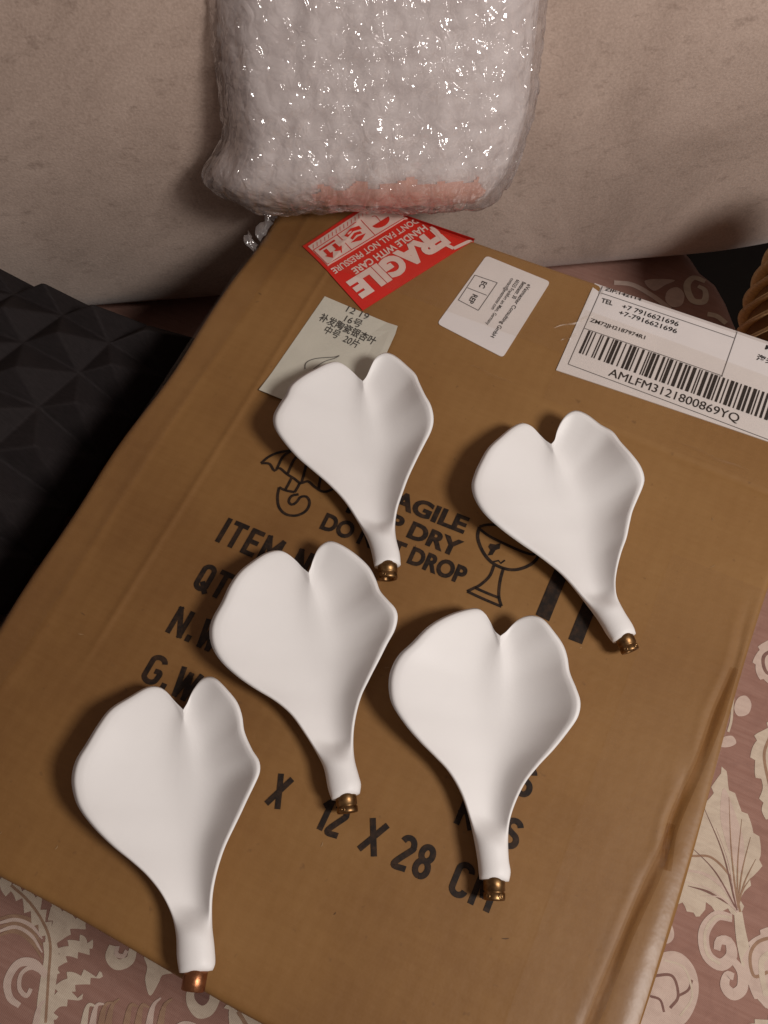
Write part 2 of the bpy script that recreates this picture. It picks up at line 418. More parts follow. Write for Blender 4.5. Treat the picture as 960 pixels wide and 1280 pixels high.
def rbox(sx, sy, sz, r, nx, ny, nz):
    """Rounded box with outward unit normals: verts, normals, quads."""
    V = []; F = []
    def face(o, du, dv, nu, nv):
        b = len(V)
        for i in range(nu + 1):
            for j in range(nv + 1):
                V.append(o + du * (i / nu) + dv * (j / nv))
        for i in range(nu):
            for j in range(nv):
                a = b + i * (nv + 1) + j; F.append((a, a + nv + 1, a + nv + 2, a + 1))
    h = np.array([sx, sy, sz]) / 2
    X, Y, Z = np.eye(3) * np.array([sx, sy, sz])
    lo = -h
    face(lo, X, Z, nx, nz)                                  # front (-y)
    face(lo + Y + X, -X, Z, nx, nz)                         # back
    face(lo + X, Y, Z, ny, nz); face(lo + Y, -Y, Z, ny, nz)
    face(lo + Z, X, Y, nx, ny); face(lo + Y, X, -Y, nx, ny)
    V = np.array(V); rr = np.broadcast_to(np.array(r, float), (3,))
    inner = np.clip(V, -h + r, h - r); d = V - inner; L = np.linalg.norm(d, axis=1)[:, None]
    d = d / np.maximum(L, 1e-9)
    P = inner + d * r
    return P, d, F

def weld(o, dist=1e-5):
    bm = bmesh.new(); bm.from_mesh(o.data); bmesh.ops.remove_doubles(bm, verts=bm.verts, dist=dist); bm.to_mesh(o.data); bm.free()

# back: leans away slightly; its own axes are along the sofa and away from the sitter
A0 = np.array([-0.2855, 0.3341]); es = np.array([0.2745, 0.1603]); es /= np.linalg.norm(es); en = np.array([-es[1], es[0]])
def back_outline(s):            # lower edge of the back rises at its right end
    return np.where(s > 0.335, 0.12 * (1 - np.sqrt(np.clip(1 - (np.clip(s - 0.335, 0, 0.2) / 0.2) ** 2, 0, 1))), 0)
ns, nh = 150, 90
Lean = math.radians(3)
V = []; 
hs = np.linspace(0, 1, nh)
for s in np.linspace(-0.75, 0.533, ns):
    zb = float(back_outline(s))
    col = []
    for t in hs:                 # profile: bottom tuck, front face, top roll
        h = zb + (0.46 - zb) * t
        k = 0.045
        tuck = k - math.sqrt(max(k * k - max(0, k - (h - zb)) ** 2, 0)) if h - zb < k else 0
        topr = 0.07; tt = max(0, h - 0.46 + topr); rol = topr - math.sqrt(max(topr ** 2 - tt ** 2, 0))
        endr = 0.06; e = max(0, s - 0.533 + endr); er = endr - math.sqrt(max(endr ** 2 - e ** 2, 0))
        bulge = 0.024 * math.sin(math.pi * min(1, max(0, t)) ** 0.8) + 0.004 * math.sin(9 * s + 1) * math.sin(6 * t)
        y = tuck * 0.8 + rol + er - bulge + math.tan(Lean) * h
        p = A0 + es * s + en * y
        col.append((p[0], p[1], h + 0.001))
    V += col
F = grid_faces(ns, nh)
# close behind
m0 = len(V)
V += [(x + en[0] * 0.14, y + en[1] * 0.14, z) for x, y, z in V]
F = [f[::-1] for f in F] if False else F
F2 = [tuple(i + m0 for i in f[::-1]) for f in F]
rim = [i * nh for i in range(ns)] + [(ns - 1) * nh + j for j in range(1, nh)] + [i * nh + nh - 1 for i in range(ns - 2, -1, -1)] + [j for j in range(nh - 2, 0, -1)]
F3 = [(rim[k], rim[k - 1], rim[k - 1] + m0, rim[k] + m0) for k in range(len(rim))]
back = obj('back_cushion', V, F + F2 + F3, SUEDE, sofa)
bm = bmesh.new(); bm.from_mesh(back.data); bmesh.ops.recalc_face_normals(bm, faces=bm.faces); bm.to_mesh(back.data); bm.free()

P, d, F = rbox(1.6, 1.25, 0.16, 0.02, 8, 8, 4)
ca, sa = es
P = np.column_stack([P[:, 0] * ca - P[:, 1] * sa - 0.15, P[:, 0] * sa + P[:, 1] * ca - 0.02, P[:, 2] - 0.235])
base = obj('sofa_base', P, F, DKBASE, sofa); weld(base)

# damask motifs woven into the seat cloth
mot = Acc(); Z0 = SEATW
def cr(pts): return crop(480, 820, 2, pts, 0.0)
def cl(pts): return crop(0, 1080, 2.8235, pts, 0.0)
LAY = [0]
def lay(off): LAY[0] += 1; return 0.00012 + off * 0.22 + LAY[0] * 2.5e-6
def mp(pts, mi, off=0.0004, sm=60): poly(mot, pts, lay(off), mi, Z0, sm)
def ms(pts, wd, mi, off=0.0006, taper=None, closed=False): stroke(mot, pts, wd, lay(off), mi, closed, 40, Z0, True, taper)
CRM, PNK, MAU, TAN = 0, 1, 2, 3
def jag(pts, amp, k):            # serrated leaf edge
    P = spline(np.array(pts), 90, True); T_ = np.roll(P, -1, 0) - np.roll(P, 1, 0); T_ /= np.linalg.norm(T_, axis=1)[:, None] + 1e-9
    nn = np.column_stack([T_[:, 1], -T_[:, 0]]); ph = (np.arange(90) * k / 90.0) % 1.0
    return P + nn * (amp * (ph - 0.5))[:, None]
mp(jag(cr([(845, 283), (868, 335), (900, 390), (925, 435), (945, 500), (930, 545), (900, 590), (890, 640), (870, 650), (850, 632), (830, 640), (805, 622), (785, 655), (765, 640), (745, 615), (720, 640), (690, 600), (740, 470), (810, 360)]), 0.003, 17), CRM, sm=0)
mp(cr([(850, 330), (880, 400), (900, 470), (895, 540), (875, 520), (850, 450), (840, 390)]), PNK, 0.0007)
ms(cr([(745, 535), (800, 545), (850, 580), (885, 640)]), 0.0022, PNK, 0.0010, (0.3, 1, 1))
ms(cr([(770, 500), (820, 505), (870, 560), (890, 640)]), 0.0012, TAN, 0.0011)
ms(cr([(760, 575), (810, 590), (860, 620)]), 0.0014, MAU, 0.0011, (0.2, 1, 0.4))
ms(cr([(885, 640), (893, 700), (908, 770), (930, 830), (962, 872)]), 0.0062, CRM, 0.0005, (0.7, 1, 1, 0.8))
ms(cr([(870, 655), (830, 650), (800, 690), (806, 745), (840, 772), (868, 750), (862, 715), (838, 712), (832, 735)]), 0.0058, PNK, 0.0006, (0.7, 1, 1, 1, 0.6))
ms(cr([(870, 655), (830, 652), (803, 690), (808, 745), (840, 770)]), 0.0016, CRM, 0.0010)
ms(cr([(868, 755), (893, 790), (895, 830), (872, 846), (852, 825), (858, 798), (874, 802)]), 0.0055, PNK, 0.0007, (0.6, 1, 1, 0.6))
mp(cr([(690, 745), (740, 742), (778, 785), (785, 850), (755, 915), (700, 935), (640, 935), (600, 880), (640, 800)]), PNK)
ms(cr([(670, 800), (720, 800), (735, 850), (715, 880)]), 0.0014, MAU); ms(cr([(735, 850), (760, 835), (770, 810)]), 0.0012, MAU)
ms(cr([(665, 850), (690, 860), (700, 890)]), 0.0012, MAU); ms(cr([(700, 760), (750, 780), (770, 850), (740, 900)]), 0.0010, CRM, 0.0007)
mp(jag(cr([(980, 675), (930, 700), (902, 745), (900, 800), (925, 850), (960, 880), (1010, 860), (1020, 740)]), 0.002, 11), PNK, sm=0)
ms(cr([(985, 700), (935, 715), (915, 750), (925, 800), (960, 790)]), 0.0016, TAN, 0.0008)
ms(cr([(970, 740), (945, 760), (945, 800), (955, 850)]), 0.003, CRM, 0.0008)
mp(cr([(885, 105), (905, 100), (918, 120), (910, 145), (885, 150), (875, 130)]), PNK)
mp(cr([(845, 205), (870, 200), (880, 218), (860, 228), (840, 225)]), PNK)
mp(cr([(700, 655), (718, 670), (725, 700), (712, 718), (690, 715), (680, 690)]), PNK)
ms(cr([(880, 60), (872, 110), (868, 160), (860, 190)]), 0.0014, CRM)
mp(jag(cr([(1000, 160), (940, 190), (920, 230), (928, 290), (945, 330), (945, 390), (1000, 420), (1040, 300)]), 0.003, 12), CRM, sm=0)
mp(jag(cr([(1000, -60), (945, -30), (925, 10), (932, 45), (960, 70), (1000, 80), (1030, 0)]), 0.002, 9), PNK, sm=0)
ms(cr([(990, -20), (950, 0), (955, 40), (990, 50)]), 0.002, MAU, 0.0008)
ms(cr([(965, 200), (950, 250), (965, 330), (985, 400)]), 0.0016, TAN, 0.0008)
mp(jag(cr([(880, 960), (905, 925), (940, 910), (990, 905), (1000, 960), (920, 985)]), 0.002, 9), CRM, sm=0)
for e_ in ([(868, 345)], [(900, 400)], [(922, 445)], [(935, 500)], [(922, 548)]):
    ms(cr([(884, 630), ((884 + e_[0][0]) / 2 - 8, (630 + e_[0][1]) / 2), (e_[0][0] - 6, e_[0][1] + 8)]), 0.0009, TAN, 0.0009, (1, 0.8, 0.2))
for e_ in ((760, 470), (735, 560), (790, 600), (830, 430), (800, 380)):
    ms(cr([(882, 636), ((882 + e_[0]) / 2 + 6, (636 + e_[1]) / 2 - 14), e_]), 0.0009, PNK if e_[0] % 20 else MAU, 0.0009, (1, 0.8, 0.2))
# lower left
mp(jag(cl([(-40, 40), (10, 50), (45, 58), (95, 95), (140, 115), (165, 190), (190, 250), (200, 300), (180, 330), (150, 260), (110, 190), (60, 120), (0, 90)]), 0.004, 16), CRM, sm=0)
ms(cl([(175, 270), (182, 330), (170, 420), (160, 500), (158, 620)]), 0.0085, CRM, 0.0004, (0.8, 1, 1, 1.2))
ms(cl([(40, 75), (100, 130), (150, 200), (178, 280), (172, 400), (162, 560)]), 0.0014, TAN, 0.0009)
mp(jag(cl([(180, 138), (240, 168), (310, 212), (250, 238), (215, 275), (190, 300), (182, 230)]), 0.003, 8), CRM, sm=0)
mp(jag(cl([(185, 350), (215, 300), (265, 268), (305, 262), (328, 300), (285, 318), (235, 335), (200, 380)]), 0.0035, 9), CRM, sm=0)
mp(jag(cl([(178, 500), (205, 430), (245, 390), (300, 385), (358, 395), (300, 420), (250, 450), (285, 470), (215, 500), (190, 545)]), 0.0035, 10), CRM, sm=0)
ms(cl([(165, 395), (120, 350), (65, 352), (28, 410), (35, 470), (70, 500)]), 0.0042, PNK, 0.0005, (0.8, 1, 1, 0.6))
ms(cl([(150, 380), (110, 365), (75, 390), (70, 440), (95, 465), (110, 440)]), 0.0022, PNK, 0.0006)
for k in range(5):
    ms(cl([(-30, 200 + 16 * k), (50, 185 + 13 * k), (110, 200 + 18 * k), (150, 240 + 24 * k)]), 0.0022, PNK if k % 2 else TAN, 0.0003, (0.3, 1, 1, 0.3))
ms(cl([(398, 288), (388, 325), (415, 355), (458, 340), (470, 300)]), 0.0052, CRM, 0.0005, (0.7, 1, 1, 0.8)); ms(cl([(415, 290), (412, 318), (435, 325), (448, 305)]), 0.0022, PNK)
mp(cl([(510, 323), (565, 345), (625, 380), (575, 392), (560, 420), (530, 465), (513, 410), (520, 365)]), CRM)
mp(cl([(665, 440), (660, 495), (695, 543), (745, 535), (775, 485), (770, 440), (720, 420)]), CRM)
mp(cl([(690, 450), (690, 480), (715, 500), (738, 480), (735, 445)]), MAU, 0.0007)
for x0, mi in ((290, CRM), (320, PNK), (350, TAN), (375, TAN), (120, PNK), (440, TAN), (480, TAN), (520, PNK), (560, TAN)):
    ms(cl([(x0, 640), (x0 + 8, 560), (x0 + 22, 500), (x0 + 48, 470 + (x0 % 37))]), 0.004, mi, 0.0003 + 0.0001 * (x0 % 3), (1.2, 1, 0.7, 0.2))
mp(jag(cl([(800, 510), (845, 515), (900, 530), (990, 580), (930, 640), (840, 600)]), 0.003, 8), CRM, sm=0)
ms(cl([(840, 520), (870, 570), (900, 640)]), 0.002, TAN, 0.0008)
ms(cl([(600, 600), (650, 570), (700, 590), (690, 640)]), 0.004, PNK)
# back strip behind the shipping label
def cb(pts): return crop(680, 320, 3.4286, pts, 0.0)
ms(cb([(690, 110), (640, 95), (612, 130), (635, 190), (685, 195), (690, 150), (660, 130)]), 0.0052, CRM, 0.0005, (0.7, 1, 1, 0.6))
mp(cb([(530, 150), (570, 135), (600, 165), (590, 210), (550, 220), (520, 190)]), PNK)
mp(cb([(430, 110), (480, 100), (560, 105), (520, 125), (470, 150)]), PNK); ms(cb([(300, 115), (380, 125), (470, 175), (540, 230)]), 0.004, PNK, 0.0003)
ms(cb([(700, 250), (740, 260), (780, 290)]), 0.004, CRM)
# the same weave repeats over the rest of the seat
nv = len(mot.v); nf = len(mot.f); bv = np.array(mot.v); bf = list(mot.f); bmm = list(mot.m)
def in_view(x, y):
    d = np.array([x, y, 0.0]) - CAM; dz = -(d @ R_BACK)
    return dz > 0.01 and abs(480 + 0 - 480 + F_PX * (d @ R_RIGHT) / dz) < 500 and abs(-F_PX * (d @ R_UP) / dz) < 660
clus = []
for sel_ in ((bv[:, 0] > 0.09) & (bv[:, 1] < 0.27), bv[:, 0] < -0.02):
    fk = [(f, m_) for f, m_ in zip(bf, bmm) if all(sel_[i] for i in f)]
    ids = sorted({i for f, _ in fk for i in f}); mp_ = {k: n_ for n_, k in enumerate(ids)}
    q = bv[ids]; c_ = q[:, :2].mean(0); q = q - np.array([c_[0], c_[1], 0])
    clus.append((q, [tuple(mp_[i] for i in f) for f, _ in fk], [m_ for _, m_ in fk]))
rr_ = random.Random(5); done = []
for _ in range(900):
    x_, y_ = rr_.uniform(-0.85, 0.37), rr_.uniform(-0.50, 0.42)
    dB = max(XL - x_, x_ - XR, YF - y_, y_ - YB)
    lim = (A0 - np.array([x_, y_])) @ (-en)
    if (np.array([x_, y_]) - A0) @ en > -0.08 or (dB < 0.0) or (x_ > 0.30 and y_ > 0.24) or y_ > 0.30: continue
    if any(math.hypot(x_ - a_, y_ - b_) < 0.105 for a_, b_ in done): continue
    q, f_, m_ = clus[len(done) % 2]; an = rr_.uniform(0, 6.28)
    P = np.column_stack([q[:, 0] * math.cos(an) - q[:, 1] * math.sin(an) + x_, q[:, 0] * math.sin(an) + q[:, 1] * math.cos(an) + y_, q[:, 2]])
    rad_ = np.hypot(q[:, 0], q[:, 1]).max() * 0.8
    if any(in_view(x_ + rad_ * math.cos(t_), y_ + rad_ * math.sin(t_)) and max(XL - (x_ + rad_ * math.cos(t_)), (x_ + rad_ * math.cos(t_)) - XR, YF - (y_ + rad_ * math.sin(t_)), (y_ + rad_ * math.sin(t_)) - YB) > -0.02 for t_ in np.linspace(0, 6.28, 16)): continue
    done.append((x_, y_)); P[:, 2] += 0.00002 * len(done)
    mot.add(P, f_, 0); mot.m[-len(f_):] = m_
mo = mot.build('floral_motif', [CREAM, PINK, MAUVE, GOLDTH], seat, True); mo['kind'] = 'stuff'
bm = bmesh.new(); bm.from_mesh(mo.data); bmesh.ops.delete(bm, geom=[v for v in bm.verts if not v.link_faces], context='VERTS'); bm.to_mesh(mo.data); bm.free()

# ------------------------------------------------------------------ charcoal throw pillow with raised facets
pil = thing('throw_pillow', 'dark charcoal throw pillow with raised triangular facets beside the box', 'pillow', (-0.44, 0.08, 0))
W_, D_ = 0.40, 0.40; nc = 12
def pz(a, b):                     # half thickness over the square [-1, 1]^2
    return 0.068 * np.power(np.clip(1 - np.abs(a) ** 2.6, 0, 1), 0.5) * np.power(np.clip(1 - np.abs(b) ** 2.6, 0, 1), 0.5)
def pxy(a, b):                    # corners pulled out, sides drawn in
    k = 1 - 0.05 * (1 - b * b) ; k2 = 1 - 0.05 * (1 - a * a)
    return np.array([a * k * W_ / 2, b * k2 * D_ / 2])
ang = math.radians(1); ca, sa = math.cos(ang), math.sin(ang)
tilt = math.radians(4)
def pplace(x, y, z):
    z2 = z + 0.069 + 0.10 * 0 
    X = x * ca - y * sa - 0.456; Y = x * sa + y * ca + 0.062
    return (X, Y, z2)
acc = Acc()
V = {}; 
def lat(i, j):                    # sheared lattice so the facets run as long triangles
    jit = 0.022 if 0 < i < nc and 0 < j < nc else 0.0
    a = -1 + 2 * i / nc + jit * math.sin(i * 12.9 + j * 7.3); b = -1 + 2 * j / nc + jit * math.sin(i * 5.1 + j * 17.7)
    return a, b
for sgn in (1, -1):
    for i in range(nc):
        for j in range(nc):
            cs = [lat(i, j), lat(i + 1, j), lat(i + 1, j + 1), lat(i, j + 1)]
            ap = (cs[0][0] * 0.22 + cs[1][0] * 0.28 + cs[2][0] * 0.28 + cs[3][0] * 0.22, cs[0][1] * 0.32 + cs[1][1] * 0.32 + cs[2][1] * 0.18 + cs[3][1] * 0.18)
            pv = []
            for (a, b) in cs:
                x, y = pxy(a, b); pv.append(pplace(x, y, sgn * float(pz(a, b))))
            x, y = pxy(*ap); pv.append(pplace(x, y, sgn * (float(pz(*ap)) + 0.015)))
            f = [(0, 1, 4), (1, 2, 4), (2, 3, 4), (3, 0, 4)]
            if sgn < 0: f = [q[::-1] for q in f]
            acc.add(pv, f)
cov = acc.build('faceted_cover', CHAR, pil, False); weld(cov, 1e-4)
bv = cov.modifiers.new('soften', 'BEVEL'); bv.width = 0.0012; bv.segments = 2; bv.limit_method = 'ANGLE'; bv.angle_limit = 0.2

# ------------------------------------------------------------------ golden corded thing at the right
rc = np.array(at(1020, 366, 0.085))
cord = thing('cord_basket', 'golden tan corded basket side with diagonal ribs at the far right', 'basket', (rc[0], rc[1], -0.155))
acc = Acc(); RB, HC = 0.034, 0.105
def brad(t): return RB * (0.35 + 0.65 * math.sqrt(max(0, 1 - abs(2 * t - 1) ** 2.4)))
core = []
for i in range(25):
    for j in range(24):
        t = i / 24; a = j / 24 * 2 * math.pi; r = brad(t) * 0.93
        core.append((rc[0] + r * math.cos(a), rc[1] + r * math.sin(a), 0.085 + HC * (t - 0.5) * 1.3))
cf = []
for i in range(24):
    for j in range(24): cf.append((i * 24 + j, i * 24 + (j + 1) % 24, (i + 1) * 24 + (j + 1) % 24, (i + 1) * 24 + j))
cf.append(tuple(range(24))[::-1]); cf.append(tuple(range(24 * 24, 25 * 24)))
obj('basket_core', core, cf, CORDDK, cord)
NS = 22; proto = None
for s in range(NS):
    pv = []; a0 = s / NS * 2 * math.pi
    for i in range(40):
        t = i / 39; a = a0 + t * 1.7; r = brad(t)
        c = np.array([r * math.cos(a), r * math.sin(a), HC * (t - 0.5) * 1.3])
        rad = np.array([math.cos(a), math.sin(a), 0]); zz = np.array([0, 0, 1.0])
        for k in range(6):
            q = k / 6 * 2 * math.pi; pv.append(c + 0.0042 * (math.cos(q) * rad + 0.8 * math.sin(q) * zz) + np.array([rc[0], rc[1], 0.085]))
    pf = []
    for i in range(39):
        for k in range(6): pf.append((i * 6 + k, i * 6 + (k + 1) % 6, (i + 1) * 6 + (k + 1) % 6, (i + 1) * 6 + k))
    obj('cord_strand', pv, pf, CORD, cord)
# foot it stands on, below the seat level
P, d, F = rbox(0.05, 0.05, 0.18, 0.01, 3, 3, 3)
o = obj('basket_foot', P + np.array([rc[0], rc[1], -0.066]), F, CORDDK, cord); weld(o)

# ------------------------------------------------------------------ cardboard box
box = thing('cardboard_box', 'large brown cardboard shipping box with stickers and black print, lying on the sofa', 'box', ((XL + XR) / 2, (YF + YB) / 2, 0.002))
nx, ny = 300, 240
gx = np.concatenate([XL + 0.009 * np.linspace(0, 1, 10)[:-1] ** 1.6, np.linspace(XL + 0.009, XR - 0.006, nx - 16), XR - 0.006 * np.linspace(1, 0, 8)[1:] ** 1.6])
gy = np.concatenate([YF + 0.004 * np.linspace(0, 1, 6)[:-1] ** 1.6, np.linspace(YF + 0.004, YB - 0.005, ny - 11), YB - 0.005 * np.linspace(1, 0, 7)[1:] ** 1.6])
GX, GY = np.meshgrid(gx, gy, indexing='ij'); GZ = top(GX, GY)
# the left edge is not dead straight
wob = 0.0012 * np.sin(30 * GY + 1) + 0.0007 * np.sin(71 * GY)
GXw = GX + wob * np.exp(-((GX - XL) / 0.01) ** 2) + 0.0012 * np.sin(26 * GY) * np.exp(-((GX - XR) / 0.012) ** 2)
GYw = GY + 0.0008 * np.sin(35 * GX) * np.exp(-((GY - YF) / 0.01) ** 2)
obj('top_panel', np.stack([GXw.ravel(), GYw.ravel(), GZ.ravel()], 1), [f for f in grid_faces(len(gx), len(gy))], CARD, box)
def side(idx):
    pts = [(GXw[i, j], GYw[i, j], GZ[i, j]) for i, j in idx]
    v = pts + [(x, y, HB * 0.5 + 0.0 * z) for x, y, z in pts] + [(x, y, 0.003) for x, y, z in pts]; k = len(pts)
    f = []
    for r in range(2):
        for i in range(k - 1): f.append((r * k + i, r * k + i + 1, (r + 1) * k + i + 1, (r + 1) * k + i))
    obj('side_panel', v, f, CARD, box)
a, b = len(gx), len(gy)
side([(i, 0) for i in range(a - 1, -1, -1)]); side([(i, b - 1) for i in range(a)])
side([(0, j) for j in range(b)]); side([(a - 1, j) for j in range(b - 1, -1, -1)])
obj('bottom_panel', [(XL, YF, 0.002), (XR, YF, 0.002), (XR, YB, 0.002), (XL, YB, 0.002)], [(0, 3, 2, 1)], CARD, box, False)

# printed lettering, one object to a word or line
OI = 0.00028
def ink_line(name, body, p0, p1, cap, bold, m=None, par=None, off=None, zf=top):
    a_ = Acc(); put_text(a_, body, p0, p1, cap, OI if off is None else off, bold=bold, zf=zf)
    return a_.build(name, m or INK, par or box, False)
# stencil-like narrow capitals drawn as strokes: width, list of polylines (x in 0..width, y in 0..1)
def arc(cx, cy, rx, ry, a0, a1, n=10): return [(cx + rx * math.cos(math.radians(a)), cy + ry * math.sin(math.radians(a))) for a in np.linspace(a0, a1, n)]
GL = {
 'I': (0.0, [[(0, 0), (0, 1)]]), 'T': (0.36, [[(0, 1), (0.36, 1)], [(0.18, 1), (0.18, 0)]]),
 'E': (0.30, [[(0.30, 1), (0, 1), (0, 0), (0.30, 0)], [(0, 0.52), (0.26, 0.52)]]),
 'M': (0.46, [[(0, 0), (0, 1), (0.23, 0.35), (0.46, 1), (0.46, 0)]]), 'N': (0.36, [[(0, 0), (0, 1), (0.36, 0), (0.36, 1)]]),
 'O': (0.36, [arc(0.18, 0.80, 0.18, 0.20, 0, 180) + arc(0.18, 0.20, 0.18, 0.20, 180, 360) + [(0.36, 0.80)]]),
 'Q': (0.36, [arc(0.18, 0.80, 0.18, 0.20, 0, 180) + arc(0.18, 0.20, 0.18, 0.20, 180, 360) + [(0.36, 0.80)], [(0.20, 0.25), (0.40, -0.05)]]),
 'Y': (0.36, [[(0, 1), (0.18, 0.5), (0.36, 1)], [(0.18, 0.5), (0.18, 0)]]), 'W': (0.52, [[(0, 1), (0.13, 0), (0.26, 0.9), (0.39, 0), (0.52, 1)]]),
 'G': (0.36, [arc(0.18, 0.80, 0.18, 0.20, 10, 180) + arc(0.18, 0.20, 0.18, 0.20, 180, 360) + [(0.36, 0.46), (0.20, 0.46)]]),
 'C': (0.36, [arc(0.18, 0.80, 0.18, 0.20, 0, 180) + arc(0.18, 0.20, 0.18, 0.20, 180, 360)]),
 'K': (0.36, [[(0, 0), (0, 1)], [(0.36, 1), (0, 0.40)], [(0.12, 0.58), (0.36, 0)]]),
 'S': (0.34, [arc(0.17, 0.77, 0.17, 0.23, 15, 250) + arc(0.17, 0.25, 0.17, 0.25, 80, -165)]),
 'X': (0.42, [[(0, 0), (0.42, 1)], [(0, 1), (0.42, 0)]]), '1': (0.14, [[(0, 0.78), (0.14, 1), (0.14, 0)]]),
 '2': (0.36, [arc(0.18, 0.76, 0.18, 0.24, 165, -25) + [(0, 0), (0.38, 0)]]),
 '8': (0.36, [arc(0.18, 0.76, 0.165, 0.24, -90, 270, 18), arc(0.18, 0.26, 0.18, 0.26, -90, 270, 18)]),
 '.': (0.0, [[(0, 0), (0, 0.11)]]), ':': (0.0, [[(0, 0.10), (0, 0.22)], [(0, 0.65), (0, 0.77)]]), ' ': (0.12, [])}
def stencil(body, p0, p1, cap, wd=0.0024, gap=0.26):
    """Each letter is a mesh of its own; baseline from p0 to p1."""
    p0 = np.array(p0); p1 = np.array(p1); L = np.linalg.norm(p1 - p0); u = (p1 - p0) / L; n_ = np.array([-u[1], u[0]])
    tot = sum(GL[c][0] for c in body) + gap * (len(body) - 1); k = (L - wd) / tot; x = 0.0
    ci = cap - wd
    for c in body:
        gw, ls = GL[c]; a_ = Acc()
        for i_, l_ in enumerate(ls):
            P = [p0 + u * (wd / 2 + (x + gx_) * k) + n_ * (wd / 2 + gy_ * ci) for gx_, gy_ in l_]
            sharp = len(l_) < 8
            # sharp strokes get square ends and mitred corners as separate runs
            if sharp:
                for q0, q1 in zip(P[:-1], P[1:]):
                    dv = (q1 - q0) / np.linalg.norm(q1 - q0)
                    LAY[0] += 1
                    stroke(a_, [q0 - dv * wd * 0.42, q1 + dv * wd * 0.42], wd, OI + (LAY[0] % 7) * 6e-6, n=8)
            else:
                LAY[0] += 1; stroke(a_, P, wd, OI + (LAY[0] % 7) * 6e-6, n=60, smooth=True)
        if a_.v: a_.build('printed_letter', INK, box, False)
        x += gw + gap
xi = lambda px, py: T(px, py)[0]
stencil('ITEM NO:', (-0.1536, 0.1262), (-0.1536 + 0.060, 0.1262), 0.0140)
stencil('QTY:', (-0.1520, 0.1012), (-0.1520 + 0.028, 0.1012), 0.0140)
stencil('N.W:', (-0.1520, 0.0775), (-0.1520 + 0.029, 0.0775), 0.0140)
stencil('G.W:', (-0.1512, 0.0535), (-0.1512 + 0.030, 0.0535), 0.0140)
stencil('KGS', (-0.001, 0.0775), (0.0238, 0.0775), 0.0135)
stencil('KGS', (-0.001, 0.0560), (0.0262, 0.0560), 0.0128)
yb = 0.0303
for t_, a, b, cp in (('X', (331, 1003), (350, 1011), 0.0140), ('12', (392, 1032), (425, 1046), 0.0140), ('X', (447, 1060), (471, 1069), 0.0140), ('28', (488, 1080), (534, 1099), 0.0142), ('CM', (560, 1111), (613, 1136), 0.0142)):
    stencil(t_, (xi(*a), yb), (xi(*b), yb), cp)
ink_line('handling_lettering', 'FRAGILE', (-0.0995, 0.1782), (-0.0480, 0.1790), 0.0087, 0.042)
ink_line('handling_lettering', 'KEEP DRY', (-0.1040, 0.1662), (-0.0458, 0.1664), 0.0087, 0.042)
ink_line('handling_lettering', 'DO NOT DROP', (-0.1115, 0.1532), (-0.0385, 0.1550), 0.0087, 0.042)
# umbrella
pr = Acc(); WI = 0.00135
c1 = lambda pts: crop(320, 420, 3.84, pts)
stroke(pr, c1([(25, 612), (60, 582), (110, 560), (170, 552), (240, 560), (310, 585), (370, 640), (400, 720)]), WI, OI)
stroke(pr, c1([(25, 612), (65, 615), (88, 648), (112, 635), (150, 665), (182, 685), (215, 708), (250, 700), (285, 728), (330, 750), (400, 722)]), WI, OI)
for s in ([(170, 552), (130, 580), (100, 640)], [(215, 558), (180, 600), (152, 665)], [(240, 560), (240, 620), (220, 705)], [(280, 575), (310, 650), (300, 740)]): stroke(pr, c1(s), WI, OI)
stroke(pr, c1([(172, 682), (158, 710), (140, 742)]), WI, OI); stroke(pr, c1([(212, 706), (200, 730), (186, 752)]), WI, OI)
stroke(pr, c1([(112, 728), (104, 775), (112, 825), (145, 858), (195, 864), (240, 842), (258, 805), (245, 775), (215, 775), (195, 800), (172, 812), (158, 795), (172, 770), (205, 762)]), WI, OI)
stroke(pr, c1([(112, 728), (140, 742), (186, 752)]), WI, OI)
pr.build('umbrella_symbol', INK, box, False)
# broken glass
pr = Acc(); c2 = lambda pts: crop(570, 500, 3.84, pts)
stroke(pr, c2([(112, 610), (104, 660), (125, 722), (165, 775), (220, 806), (280, 816), (340, 800), (385, 766), (410, 710)]), WI * 1.15, OI)
stroke(pr, c2([(112, 610), (150, 600), (210, 604), (290, 630), (360, 665), (410, 710)]), WI, OI); stroke(pr, c2([(112, 620), (160, 655), (230, 690), (310, 725), (372, 742), (408, 718)]), WI, OI)
poly(pr, c2([(165, 690), (190, 695), (214, 688), (210, 715), (190, 722), (175, 745), (152, 748), (165, 722), (155, 705)]), OI)
stroke(pr, c2([(178, 778), (205, 772), (215, 785), (235, 770)]), WI * 0.6, OI, smooth=False)
stroke(pr, c2([(182, 796), (168, 835), (148, 862), (112, 892), (90, 902)]), WI, OI); stroke(pr, c2([(228, 808), (212, 870), (206, 940), (218, 990)]), WI, OI)
stroke(pr, c2([(90, 902), (150, 928), (206, 950)]), WI, OI); stroke(pr, c2([(54, 920), (130, 955), (218, 992)]), WI, OI); stroke(pr, c2([(54, 920), (90, 902)]), WI, OI, n=4)
pr.build('broken_glass_symbol', INK, box, False)
# two upright arrows
pr = Acc()
def arrow(pl, pr_, Lh):
    a = np.array(pl); b = np.array(pr_); w_ = b - a; up_ = np.array([0.0, 1.0])
    t0 = a + up_ * Lh; t1 = b + up_ * Lh; mid = (t0 + t1) / 2
    poly(pr, [a, b, t1, t0], OI)
    poly(pr, [t0 - w_ * 0.45 + up_ * 0.0004, t1 + w_ * 0.45 + up_ * 0.0004, mid + up_ * 0.016], OI)
arrow(c2([(383, 1030)])[0], c2([(447, 1062)])[0], 0.0265); arrow(c2([(540, 1147)])[0], c2([(605, 1172)])[0], 0.0365)
pr.build('arrow_symbol', INK, box, False)

